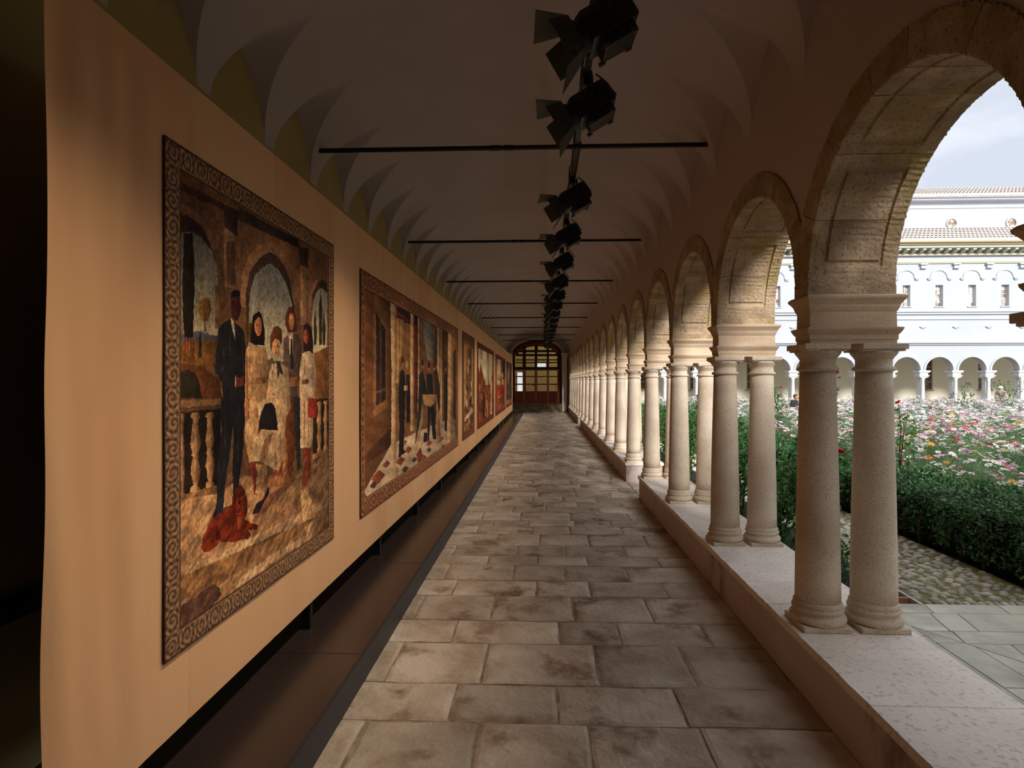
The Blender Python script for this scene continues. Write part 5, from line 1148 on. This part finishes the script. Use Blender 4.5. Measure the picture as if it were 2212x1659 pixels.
# ---- hedge
hg = tag(empty('box_hedge', (2.6, 9, 0)), 'clipped dark green hedge between the cobbles and the flower field', 'hedge')
HX0, HX1, HT = 2.33, 2.93, .325; rng = np.random.default_rng(5)
q = MB(); q.box(HX0+.07-2.6, HX1-.05-2.6, 1.3-9, 17.5-9, 0, HT-.05); q.build('dark_core', M_hcore, hg)  # solid dark box added inside the leaves so the hedge is not see-through
Cs = []; 
def hedge_pts(n, y0, y1):
    y = rng.uniform(y0, y1, n); k = rng.random(n); C = np.zeros((n,3))
    side = k < .5
    C[:,1] = y
    und = .02*np.sin(y*9)+.015*np.sin(y*23+1)
    zz = HT*(.12+.88*rng.random(n)**.75)
    C[side,0] = (HX0+und+rng.normal(0, .022, n)+.03*(rng.random(n)))[side]; C[side,2] = zz[side]
    C[~side,0] = rng.uniform(HX0, HX1, n)[~side]; C[~side,2] = (HT+und*.8+rng.normal(0, .016, n))[~side]
    return C
V1, F1 = leaf_cloud(hedge_pts(16000, 1.4, 4.5), .026, rng, .9); V2, F2 = leaf_cloud(hedge_pts(11000, 4.5, 9), .036, rng, .9); V3, F3 = leaf_cloud(hedge_pts(6000, 9, 17.5), .055, rng, .9)
V = np.concatenate([V1, V2, V3])-np.array([2.6, 9, 0]); F = np.concatenate([F1, F2+len(V1), F3+len(V1)+len(V2)])
tag(obj('foliage', arr_mesh('foliage', V, F, M_hedge), hg), kind='stuff')
random.seed(12); y = 1.6
while y < 8:
    q = MB(); x = HX0+.05+random.uniform(-.03, .03)
    q.tube([(x-2.6, y-9, -.02), (x-2.6+random.uniform(-.02,.02), y-9+random.uniform(-.02,.02), .12), (x-2.6+random.uniform(-.02,.04), y-9+random.uniform(-.05,.05), .26)], [.011, .008, .005], 5)
    q.build('stem', M_stem, hg, fix=False); y += random.uniform(.12, .22)
# ---- roses
def rose_bloom():
    q = MB()
    for lay, (r, n, z, tilt) in enumerate(((.03,5,.0,.7),(.024,5,.006,1.0),(.015,4,.010,1.25),(.008,3,.013,1.4))):
        for k in range(n):
            a = 2*math.pi*(k/n+lay*.13); ca, sa = math.cos(a), math.sin(a); w = r*.75; d = r*math.cos(tilt)+.004; h = r*math.sin(tilt)
            P = [[((d*t)*ca - s*w*(.35+.65*t)*sa, (d*t)*sa + s*w*(.35+.65*t)*ca, z+h*t**1.3-abs(s)*.2*r*t) for s in (-1, -.4, .4, 1)] for t in (0, .55, 1)]
            q.add([p for row in P for p in row], [(i*4+j, i*4+j+1, (i+1)*4+j+1, (i+1)*4+j) for i in range(2) for j in range(3)], 0, True)
    return q.mesh('rose_bloom', M_pr)
ROSE = rose_bloom()
def rose_bush(x, y, h, spread, nl, blooms, label, seed, lo=.12, leaf=.045, group='rose bushes in the garden'):
    rg = np.random.default_rng(seed); t = tag(empty('rose_bush', (x, y, 0)), label, 'rose bush', group)
    tips = []; canes = []
    for k in range(5 if h < .9 else 4):
        a = rg.uniform(0, 2*math.pi); hh = h*rg.uniform(.72, 1.0) if k else h; sp = spread*rg.uniform(.4, 1)
        pts = [(.02*math.cos(a), .02*math.sin(a), 0)]
        for i in range(1, 5):
            f = i/4; pts.append((sp*math.cos(a)*f**1.3+rg.normal(0, .012), sp*math.sin(a)*f**1.3+rg.normal(0, .012), hh*f))
        canes.append(pts); tips.append(pts[-1])
        MB().tube(pts, [.008, .006, .005, .004, .0025], 5).build('cane', M_stem if k % 2 else M_green, t, fix=False)
    C = []
    per = nl//len(canes)
    for pts in canes:
        P = np.array(pts); f = np.sqrt(rg.uniform((lo/h)**2, 1, per)); seg = np.minimum((f*4).astype(int), 3); fr = (f*4-seg)[:,None]
        base = P[seg]*(1-fr)+P[seg+1]*fr; rad = (spread*.52*(1-.45*f))[:,None]
        C.append(base+unit(rg.normal(size=(per,3)))*rad*np.sqrt(rg.random((per,1)))*np.array([1,1,.55]))
    C = np.concatenate(C); C[:,2] = np.maximum(C[:,2], .03)
    V, F = leaf_cloud(C, leaf, rg, .8, .62); tag(obj('foliage', arr_mesh('foliage', V, F, M_leaf), t), kind='stuff')
    for k in range(blooms):
        p = C[rg.integers(len(C))] if k >= len(tips) else tips[k]
        o = obj('rose_bloom', ROSE, t, (p[0], p[1], max(p[2], h*.45)+.01), rot=(rg.uniform(-.5,.5), rg.uniform(-.5,.5), rg.uniform(0,6))); s_ = rg.uniform(.6, .9); o.scale = (s_, s_, s_)
    return t
bush = [(1.42,3.02,1.03,.10,420,1,.42),(1.50,3.30,.60,.24,900,1,.04),(1.46,3.62,.68,.25,1000,0,.04),(1.56,3.95,.70,.26,1000,1,.04),(1.44,4.28,.70,.25,950,0,.04),(1.55,4.58,.70,.25,950,0,.04),(1.45,4.86,.6,.22,800,1,.04),(1.5,6.0,.8,.22,700,1,.1),(1.44,6.5,.72,.22,700,0,.1),(1.5,7.1,.75,.24,640,1,.1),(1.45,7.8,.72,.24,560,1,.1),(1.5,8.6,.75,.25,500,1,.1),(1.48,9.5,.72,.26,420,1,.1),(1.5,10.6,.75,.28,360,1,.1),(1.48,11.9,.75,.3,340,1,.1)]
for i, (x, y, h, sp, nl, bl, lo) in enumerate(bush):
    lab = 'tall thin rose bush seen between the two nearest columns' if i == 0 else '%s leafy rose bush in the bed behind the low wall, counted from the near end' % ORD[i]
    rose_bush(x, y, h, sp, nl, bl, lab, 50+i, lo, .036 if i == 0 else .043)
for i, (x, y) in enumerate(((1.36,2.95),(1.52,3.05),(1.30,3.2),(1.6,3.3),(1.34,3.5))):
    rg = np.random.default_rng(200+i); t = tag(empty('ground_cover', (x, y, 0)), 'low leafy plant at the foot of the low wall, %s from the near end' % ORD[i], 'plant', 'low plants in the bed')
    C = rg.normal(size=(260,3))*np.array([.075,.075,.04])+np.array([0,0,.07]); C[:,2] = np.abs(C[:,2])+.01
    V, F = leaf_cloud(C, .034, rg, .9, .5); tag(obj('foliage', arr_mesh('foliage', V, F, M_leaf), t), kind='stuff')
    for k in range(4): MB().tube([(0, 0, 0), (rg.normal(0,.03), rg.normal(0,.03), .06), (rg.normal(0,.05), rg.normal(0,.05), .11)], .003, 4).build('stem', M_stem, t, fix=False)
far_r = [(2.78,4.62,.86,.16,170,3,'rose bush with two red blooms rising at the hedge behind the nearest columns'),(3.32,8.2,.95,.2,170,2,'rose bush standing in the flowers in front of the far arcade, first of its row'),(4.45,9.6,.95,.22,150,2,'rose bush among the flowers close to the dark-coated person'),(9.2,13.2,.95,.3,200,2,'rose bush with a pale red bloom right of the garden-side column'),(10.9,14.0,1.0,.34,220,3,'wide rose bush under the far window with the dark panes'),(11.9,13.8,.95,.34,220,4,'rose bush with red blooms in front of the white-haired person'),(12.1,12.6,.8,.28,180,2,'rose bush with a pink bloom at the right edge of the picture'),(2.75,7.3,.95,.18,180,2,'slender rose bush seen between the third and fourth column pairs'),(2.75,10.6,1.0,.22,160,2,'small rose bush in the flowers seen beyond the fourth column pair')]
for i, (x, y, h, sp, nl, bl, lab) in enumerate(far_r): rose_bush(x, y, h, sp, nl, bl, lab, 90+i, .4, .05 if y > 8 else .04)

# ================================================================ FLOWER FIELD
rng = np.random.default_rng(8); FX0 = 2.93
def field_pts(n, y0, y1, x1=17.0):
    y = rng.uniform(y0, y1, n); x = rng.uniform(FX0, x1, n); keep = x < .98*y+2.6; return x[keep], y[keep]
Vs = []; Fs = []; off = 0
for n, y0, y1, w, hh in ((60000, 1.4, 4.5, .0045, .13), (60000, 4.5, 8.5, .008, .15), (60000, 8.5, 17.6, .017, .17)):
    x, y = field_pts(n, y0, y1, min(17, .98*y1+2.6)); m = len(x)
    top = (.40+.07*np.sin(x*3.1+y*1.7)+.05*np.sin(x*7.7-y*5.1))*np.clip((x-FX0)/.15+.65, 0, 1); z = top*rng.uniform(.45, 1.08, m)
    C = np.stack([x, y, z], 1); d = unit(rng.normal(size=(m,3))*np.array([.8,.8,.5])+np.array([0,0,.7])); s = unit(np.cross(d, rng.normal(size=(m,3))))
    ln = (hh*rng.uniform(.5, 1.1, m))[:,None]
    V = np.stack([C-d*ln*.5-s*w*.5, C-d*ln*.5+s*w*.5, C+d*ln*.5], 1).reshape(-1,3); i = np.arange(m)*3
    Vs.append(V); Fs.append(np.stack([i, i+1, i+2], 1)+off); off += len(V)
fo = obj('meadow_foliage', arr_mesh('meadow_foliage', np.concatenate(Vs), np.concatenate(Fs), M_leaf2))
tag(fo, 'feathery green foliage of the flower field', 'foliage', kind='stuff')
# undergrowth
nx, ny = 60, 70; xs = np.linspace(FX0+.03, 17.5, nx); ys_ = np.linspace(1.2, 17.7, ny)
P = [[(x, y, .26+.04*math.sin(x*3.1+y*1.7)+.03*math.sin(x*7.7-y*5.1)) for y in ys_] for x in xs]
P[0] = [(FX0+.03, y, 0.0) for y in ys_]
tag(MB().grid(P, smooth=True).build('meadow_undergrowth', mat('undergrowth', L(86,112,70), L(58,86,50), scale=6, bump=.6, bscale=20, rough=.9)), 'dense low green growth under the flowers', 'foliage', kind='stuff')
# cosmos blooms
def cosmos(seed):
    r = random.Random(seed); V = []; F = []; M = []
    n = 8; R = .027
    for k in range(n):
        a = 2*math.pi*k/n; w = .36
        def pt(rr, da, z): return (rr*math.cos(a+da), rr*math.sin(a+da), z)
        b = len(V); zc = r.uniform(.002, .008)
        V += [pt(.005, 0, 0), pt(R*.7, -w, zc), pt(R, -.16, zc*.8), pt(R*.96, 0, zc*.6), pt(R, .16, zc*.8), pt(R*.7, w, zc)]
        F += [(b, b+1, b+2, b+3), (b, b+3, b+4, b+5)]; M += [0, 0]
    b = len(V); V += [(.0065*math.cos(2*math.pi*k/6), .0065*math.sin(2*math.pi*k/6), .003) for k in range(6)]+[(0, 0, .007)]
    F += [(b+k, b+(k+1) % 6, b+6) for k in range(6)]; M += [1]*6
    return V, F, M
PET = [M_pw, M_pp, M_pm, M_po, M_pr]; NAMES = ['white','pale pink','magenta','orange','red']
WGT = [.56, .27, .06, .08, .03]
BASEV = [cosmos(i) for i in range(3)]
def bloom_mesh(ci, vi):
    V, F, M = BASEV[vi]; q = MB()
    for f, m in zip(F, M): q.f.append(list(f)); q.m.append(m); q.s.append(False)
    q.v = [tuple(v) for v in V]
    st = len(q.v); q.v += [(-.0012, 0, -.30), (.0012, 0, -.30), (.0008, 0, 0), (-.0008, 0, 0)]; q.f.append([st, st+1, st+2, st+3]); q.m.append(2); q.s.append(False)
    st = len(q.v); q.v += [(0, -.0012, -.30), (0, .0012, -.30), (0, .0008, 0), (0, -.0008, 0)]; q.f.append([st, st+1, st+2, st+3]); q.m.append(2); q.s.append(False)
    return q.mesh('cosmos_flower', [PET[ci], M_pc, M_green])
BM = [[bloom_mesh(c, v) for v in range(3)] for c in range(5)]
fl = []
for n, y0, y1 in ((2200, 1.5, 4.5), (5200, 4.5, 8.5), (14000, 8.5, 17.6)):
    x, y = field_pts(n, y0, y1, min(17, .98*y1+2.6)); fl += list(zip(x, y))
def infov(x, y):
    u = 1123.3+1250*(x*math.cos(YAW)+y*math.sin(YAW))/(-x*math.sin(YAW)+y*math.cos(YAW)); return 1925 < u < 2225 or 1676 < u < 1724 or 1592 < u < 1622
seen = sorted([i for i, (x, y) in enumerate(fl) if infov(x, y)], key=lambda i: fl[i][1])[:300]; seen = set(seen)
GL = {'white': 'white cosmos flower in the near part of the field beyond the hedge', 'pale pink': 'pale pink cosmos flower in the near part of the field beyond the hedge', 'magenta': 'magenta cosmos flower in the near part of the field beyond the hedge', 'orange': 'orange-yellow cosmos flower in the near part of the field beyond the hedge', 'red': 'small red cosmos flower in the near part of the field beyond the hedge'}
bulk = {c: ([], [], [], 0) for c in range(5)}
Vb = []; Fb = []; Mb = []
rb = MB()
for i, (x, y) in enumerate(fl):
    ci = int(rng.choice(5, p=WGT if y < 8 else [.74,.19,.03,.025,.015])); vi = int(rng.integers(3)); z = .43+.07*math.sin(x*3.1+y*1.7)+.05*math.sin(x*7.7-y*5.1)+rng.uniform(-.03, .07)  # far blooms mixed whiter, standing in for distant sunlit glare
    z *= min(1, (x-FX0)/.15*.3+.7)
    rot = (rng.normal(-.1, .35), rng.normal(0, .3), rng.uniform(0, 6.28)); sc = rng.uniform(.75, 1.15)*(1 if y < 8 else 1.15)
    if i in seen:
        o = obj('cosmos_flower', BM[ci][vi], None, (x, y, z), rot=rot); o.scale = (sc,)*3; o.scale[2] = sc
        tag(o, GL[NAMES[ci]], 'flower', NAMES[ci]+' cosmos flowers in the near field')
    else:
        R = np.array(Euler(rot).to_matrix())*sc; V, F, M = BASEV[vi]; W = np.array(V)@R.T+np.array([x, y, z])
        b = len(rb.v); rb.v += [tuple(p) for p in W]
        if y > 9: F = F[:16]; M = M[:16]
        for f, m in zip(F, M): rb.f.append([b+k for k in f]); rb.m.append(ci if m == 0 else 5); rb.s.append(False)
tag(rb.build('cosmos_flowers', PET+[M_pc], fix=False), 'many white and pink cosmos flowers filling the field to the far arcade', 'flowers', kind='stuff')

# ================================================================ UNSEEN WING BEHIND THE CAMERA (added, height set to shade the near garden)
tag(MB().box(1.25, 19.5, YN-.4, YN, -.1, 3.3).build('wall_near_shade', M_cream), kind='structure')

# ================================================================ FAR WING
FY = 18.6
fw = tag(empty('far_wing', (9, FY, 0)), 'white two-storey wing with an arcade, small windows and tiled roofs across the garden', 'building')
OX = 9.0
def fpart(q, name, m, par=None, bevel=0, fix=True):
    q.v = [(x-OX, y-FY, z) for x, y, z in q.v]; return q.build(name, m, par or fw, bevel=bevel, fix=fix)
XF0, XF1 = 1.145, 18.89
bays = [.39+k for k in range(1, 18)]         # arch centres; piers half way between
q = MB(); SPR, RI = 1.345, .425
ysx = []
for c in bays:
    for i in range(17):
        a = math.pi*(1-i/16); ysx.append((c+RI*math.cos(a), SPR+RI*math.sin(a)))
for yy, fl_ in ((FY, False), (FY+.22, True)): q.grid([[(x, yy, z), (x, yy, 3.1)] for x, z in ysx], smooth=False, flip=fl_)
q.grid([[(x, FY, z), (x, FY+.22, z)] for x, z in ysx], smooth=True)
# upper storey with window holes
WZ0, WZ1, WH = 3.352, 4.02, .115
xa, xb = ysx[0][0], ysx[-1][0]
wall_holes(q, xa, xb, 3.1, 5.2, [(c-WH, c+WH, WZ0, WZ1) for c in bays], FY, FY+.22)
q.box(XF0, xa, FY, FY+.22, 0, 5.2); q.box(xb, XF1, FY, FY+.22, 0, 5.2)
fpart(q, 'wall', M_white)
# arch rings, columns, imposts
q = MB(); 
prof = []
ringm = MB(); R2 = RI+.055
for i in range(20):
    a0, a1 = math.pi*i/20, math.pi*(i+1)/20
    V = []
    for a in (a0, a1):
        for r, yy in ((RI-.002, -.025), (R2, -.025), (R2, .01), (RI-.002, .01)): V.append((r*math.cos(a), yy, SPR+r*math.sin(a)))
    ringm.add(V, [(0,1,5,4),(1,2,6,5),(0,4,7,3)])
RM = ringm.mesh('arch_moulding', M_white)
colm = MB(); colm.box(-.075,.075,-.075,.075,.18,.2); colm.lathe([(.082,.2),(.085,.225),(.07,.25),(.066,.27),(.054,1.04),(.062,1.05),(.054,1.065),(.07,1.1),(.07,1.11)], 14); colm.box(-.072,.072,-.072,.072,1.11,1.13); CMh = colm.mesh('column', M_fcol)
impm = MB(); impm.box(-.13,.13,-.06,.25,1.13,1.17); impm.box(-.155,.155,-.085,.27,1.17,1.195); impm.box(-.125,.125,-.05,.24,1.195,1.27); impm.box(-.145,.145,-.075,.26,1.27,1.295); impm.box(-.17,.17,-.10,.28,1.295,1.345); IMh = impm.mesh('impost', M_fcol)
capm = MB(); capm.box(-.085,.085,-.07,.0,4.53,4.57); capm.box(-.075,.075,-.05,0,4.57,4.64); capm.box(-.11,.11,-.09,0,4.64,4.69); CPm = capm.mesh('pilaster_capital', M_white)
for sx in (-1, 1):
    pass
smc = MB(); smc.box(-.06,.06,-.05,0,4.205,4.235); smc.box(-.045,.045,-.035,0,4.17,4.205); SMm = smc.mesh('small_capital', M_white)
blr = MB()
for i in range(18):
    a0, a1 = math.pi*i/18, math.pi*(i+1)/18; V = []
    for a in (a0, a1):
        for r, yy in ((.235, -.022), (.29, -.022), (.29, .01), (.235, .01)): V.append((r*math.cos(a), yy, 4.235+r*math.sin(a)))
    blr.add(V, [(0,1,5,4),(1,2,6,5),(0,4,7,3)])
BLm = blr.mesh('blind_arch', M_white)
brm = MB(); brm.prism([(-.30,5.06),(-.30,5.12),(0,5.12),(0,4.99),(-.08,4.99),(-.2,5.04)], 'x', -.05, .05); BRm = brm.mesh('cornice_bracket', M_cream)
sil = MB(); sil.box(-.10,.10,-.035,0,2.70,2.725); sil.box(-.05,.05,-.03,0,2.665,2.70); SLm = sil.mesh('wall_bracket', M_white)
wf = MB()
for a, b, c, d in ((-WH,-WH+.016,WZ0,WZ1),(WH-.016,WH,WZ0,WZ1),(-WH,WH,WZ0,WZ0+.016),(-WH,WH,WZ1-.016,WZ1),(-.008,.008,WZ0,WZ1)): wf.box(a, b, .10, .125, c, d)
for k in range(1, 5): wf.box(-WH, WH, .10, .125, WZ0+(WZ1-WZ0)*(k/5)-.007, WZ0+(WZ1-WZ0)*(k/5)+.007)
WFm = wf.mesh('window_frame', M_wwhite)
pn = MB(); pn.box(-WH, WH, .112, .116, WZ0, WZ1); PNm = pn.mesh('window_pane', mat('pale_window_glass', L(206,204,200), L(140,110,84), scale=2.2, rough=.12, spec=.6, lo=.45, hi=.55))
slm = MB(); slm.box(-WH-.04, WH+.04, -.03, .05, WZ0-.03, WZ0); SILm = slm.mesh('window_sill', M_white)
for me in (RM, CMh, IMh, CPm, SMm, BLm, BRm, SLm, WFm, PNm, SILm):
    bm = bmesh.new(); bm.from_mesh(me); bmesh.ops.recalc_face_normals(bm, faces=bm.faces); bm.to_mesh(me); bm.free()
for c in bays:
    x = c-OX
    obj('arch_moulding', RM, fw, (x, 0, 0)); obj('blind_arch', BLm, fw, (x, 0, 0)); obj('wall_bracket', SLm, fw, (x+.5, 0, 0))
    w = obj('window', WFm, fw, (x, 0, 0)); obj('pane', PNm, w); obj('sill', SILm, w)
    obj('pilaster_capital', CPm, fw, (x+.5, 0, 0))
    for d in (-.31, .31): obj('small_capital', SMm, fw, (x+d, 0, 0))
    for d in (-.093, .093): obj('column', CMh, fw, (x+.5, .02+.093+d, 0)); 
    for d in (-.09, .09): pass
    obj('impost', IMh, fw, (x+.5, 0, 0))
    for k in range(4): obj('cornice_bracket', BRm, fw, (x-.375+.25*k, 0, 0))
q = MB(); q.box(XF0, XF1, FY-.045, FY, 2.15, 2.18); q.box(XF0, XF1, FY-.09, FY, 2.20, 2.265); q.box(XF0, XF1, FY-.055, FY, 2.18, 2.20); fpart(q, 'string_course', M_white)
q = MB(); q.box(XF0, XF1, FY-.03, FY, 2.94, 2.96); q.box(XF0, XF1, FY-.05, FY, 3.10, 3.17); q.box(XF0, XF1, FY-.085, FY, 3.17, 3.225); fpart(q, 'string_course', M_white)
q = MB(); q.box(XF0, XF1, FY-.035, FY, 4.69, 4.72); q.box(XF0, XF1, FY-.05, FY, 4.72, 4.78); q.box(XF0, XF1, FY-.09, FY, 4.93, 4.985); q.box(XF0, XF1, FY-.34, FY+.2, 5.12, 5.20); q.box(XF0, XF1, FY-.40, FY+.2, 5.20, 5.255); fpart(q, 'cornice', M_cream)
q = MB(); q.tube([(XF0, FY-.45, 5.275), (XF1, FY-.45, 5.275)], .035, 8); fpart(q, 'gutter', M_winframe)
# low wall under the far arcade
q = MB(); q.box(XF0, XF1, FY-.04, FY+.30, 0, .18); fpart(q, 'low_wall', M_white)
# gallery behind
q = MB(); GW = [3.45+1.985*k for k in range(8)]
wall_holes(q, XF0, XF1, 0, 2.3, [(g-.22, g+.22, .72, 1.78) for g in GW], 20.75, 20.95); fpart(q, 'gallery_wall', M_gallery)
q = MB(); q.box(XF0, XF1, FY+.2, 20.8, 2.12, 2.2); fpart(q, 'gallery_ceiling', M_gallery)
q = MB(); q.box(XF0, XF1, FY+.2, 20.8, -.05, .0); fpart(q, 'gallery_floor', M_step)
for g in GW:
    q = MB(); q.box(g-.22, g+.22, 20.80, 20.81, .72, 1.78); w = fpart(q, 'gallery_window', M_dglass)
    q = MB()
    for a, b in ((-.22,-.195),(-.012,.012),(.195,.22)): q.box(g+a, g+b, 20.77, 20.80, .72, 1.78)
    for k in range(5): q.box(g-.22, g+.22, 20.77, 20.80, .72+1.035*k/4, .745+1.035*k/4)
    q.box(g-.26, g+.26, 20.71, 20.76, .68, .72)
    fpart(q, 'frame', M_winframe, w).location = (0, 0, 0)
# roofs with pantiles
def roof(y0, z0, y1, z1, pitch, name, m=M_tile):
    q = MB(); n = int((XF1-XF0)/pitch); prof = []
    rows = 7
    for k in range(n+1):
        x = XF0+pitch*k; prof += [(x, 0), (x+pitch*.25, .030), (x+pitch*.5, .038), (x+pitch*.75, .030)]
    for r in range(rows):
        f0, f1 = r/rows, (r+1)/rows
        P = [[(x, y0+(y1-y0)*f, z0+(z1-z0)*f+h+dz) for x, h in prof] for f, dz in ((f0, .03), (f1+.02, .0))]
        q.grid(P, smooth=False, flip=True)
    P = [[(x, y0, z0-.02) for x, h in prof], [(x, y0, z0+h+.03) for x, h in prof]]
    q.grid(P, smooth=False)
    q.box(XF0, XF1, y0+.02, y1, z0-.05, z0-.02)
    return fpart(q, name, m, fix=False)
roof(FY-.42, 5.30, 20.82, 6.36, .127, 'lower_tiled_roof'); roof(20.5, 7.42, 22.7, 8.36, .127, 'upper_tiled_roof')
q = MB()
RW = [14.28+2.02*k for k in range(-6, 3)]
q.box(XF0, XF1, 20.82, 21.0, 2.2, 7.40); q.box(XF0, XF1, 20.60, 20.83, 7.30, 7.40); q.box(XF0, XF1, 20.79, 20.83, 7.06, 7.10); fpart(q, 'upper_wall', M_white)
for g in RW:
    q = MB(); n = 20
    for i in range(n):
        a0, a1 = 2*math.pi*i/n, 2*math.pi*(i+1)/n; V = []
        for a in (a0, a1):
            for r, yy in ((.15, 20.77), (.19, 20.77), (.19, 20.83), (.15, 20.83)): V.append((g+r*math.cos(a), yy, 6.53+r*math.sin(a)))
        q.add(V, [(0,1,5,4),(1,2,6,5),(0,4,7,3)])
    w = fpart(q, 'round_window', M_white)
    q = MB(); q.add([(g+.152*math.cos(2*math.pi*i/n), 20.812, 6.53+.152*math.sin(2*math.pi*i/n)) for i in range(n)], [tuple(range(n))]); fpart(q, 'round_pane', PNm.materials[0], w).location = (0, 0, 0)

# ================================================================ PEOPLE
def person_mat(name, hair_z, skin, top, leg):
    m = bpy.data.materials.new(name); m.use_nodes = True; nt = m.node_tree; n = nt.nodes; l = nt.links; bs = n['Principled BSDF']; bs.inputs['Roughness'].default_value = .85
    tc = n.new('ShaderNodeTexCoord'); sx = n.new('ShaderNodeSeparateXYZ'); cr = n.new('ShaderNodeValToRGB'); dv = n.new('ShaderNodeMath'); dv.operation = 'DIVIDE'; dv.inputs[1].default_value = hair_z
    l.new(tc.outputs['Object'], sx.inputs[0]); l.new(sx.outputs['Z'], dv.inputs[0]); l.new(dv.outputs[0], cr.inputs['Fac']); cr.color_ramp.interpolation = 'CONSTANT'
    e = cr.color_ramp.elements; e[0].position = 0; e[0].color = (.02,.015,.012,1); e[1].position = .05; e[1].color = (*leg, 1)
    a = e.new(.50); a.color = (*top, 1); b = e.new(.845); b.color = (*skin, 1)
    l.new(cr.outputs[0], bs.inputs['Base Color']); return m
def person(x, y, ht, rz, label, pm, hairm, lean=0.0, headtilt=0.0, hair_long=False):
    """ht in metres; faces local -Y"""
    t = tag(empty('person', (x, y, -.028), rz), label, 'person')
    V = []; E = []; R = []
    def v(px, py, pz, r, par=None):
        V.append((px*ht, py*ht, pz*ht)); R.append(r*ht)
        if par is not None: E.append((par, len(V)-1))
        return len(V)-1
    pel = v(0, 0, .53, .085); wa = v(0, -.005, .62, .078, pel); ch = v(0, .005-lean*.3, .73, .092, wa); up = v(0, .01-lean*.6, .805, .062, ch); nk = v(0, .0-lean, .855, .034, up)
    hd0 = v(0, -.012-lean-headtilt*.3, .893, .046, nk); hd1 = v(0, -.012-lean-headtilt, .945, .056, hd0); hd2 = v(0, -.004-lean-headtilt, .975, .040, hd1)
    v(0, -.066-lean-headtilt, .925, .012, hd1)                         # nose
    for s in (-1, 1):
        v(s*.058, .0-lean-headtilt, .93, .010, hd1)                    # ears
        hp = v(s*.055, 0, .49, .075, pel); kn = v(s*.06, -.01, .275, .048, hp); an = v(s*.06, .005, .05, .03, kn); v(s*.062, -.075, .022, .026, an)
        sh = v(s*.10, .005-lean*.5, .80, .048, up); el = v(s*.135, .02-lean*.4, .635, .036, sh); wr_ = v(s*.125, -.04-lean*.3, .49, .024, el); pa = v(s*.12, -.055-lean*.3, .445, .022, wr_)
        for k, (dx, dz) in enumerate(((.018,-.06),(.008,-.07),(-.002,-.068),(-.012,-.058))): v(s*(.12+dx*.6), -.062-lean*.3, .445+dz*.75, .006, pa)
        v(s*.10, -.075-lean*.3, .425, .007, pa)
    me = bpy.data.meshes.new('body'); me.from_pydata(V, E, []); o = obj('body', me, t); me.materials.append(pm)
    sk = o.modifiers.new('skin', 'SKIN'); 
    ld = me.skin_vertices[0].data if me.skin_vertices else None
    if ld is None:
        bm = bmesh.new(); bm.from_mesh(me); bm.verts.layers.skin.verify(); bm.to_mesh(me); bm.free(); ld = me.skin_vertices[0].data
    for i, r in enumerate(R): ld[i].radius = (r, r*.8 if i in (0, 1, 2) else r); ld[i].use_root = (i == 0)
    sk.use_smooth_shade = True
    ss = o.modifiers.new('subd', 'SUBSURF'); ss.levels = 1; ss.render_levels = 2
    q = MB(); k = ht/H; hy = (.004-lean-headtilt)*k
    q.lathe([(.060*k, .915*k), (.066*k, .94*k), (.062*k, .975*k), (.042*k, 1.0*k), (.004*k, 1.01*k)], 16, (0, hy+.014*k), caps=False)
    if hair_long: q.lathe([(.05*k, .86*k), (.066*k, .93*k)], 14, (0, hy+.02*k), caps=False)
    q.build('hair', hairm, t, fix=False)
    return t
person(5.33, 12.5, 1.29, .6, 'person in a dark jacket seen from behind beside the nearest corridor-side column', person_mat('dark_jacket', 1.29, L(196,140,110), L(46,42,46), L(52,48,54)), mat('brown_hair', L(92,62,42), rough=.8), .03, .03)
person(13.72, 17.9, 1.52, 2.3, 'white-haired person in a mauve top standing before the far arcade', person_mat('mauve_top', 1.52, L(226,186,160), L(176,150,148), L(90,86,90)), mat('white_hair', L(240,238,234), rough=.8), -.01, -.02)
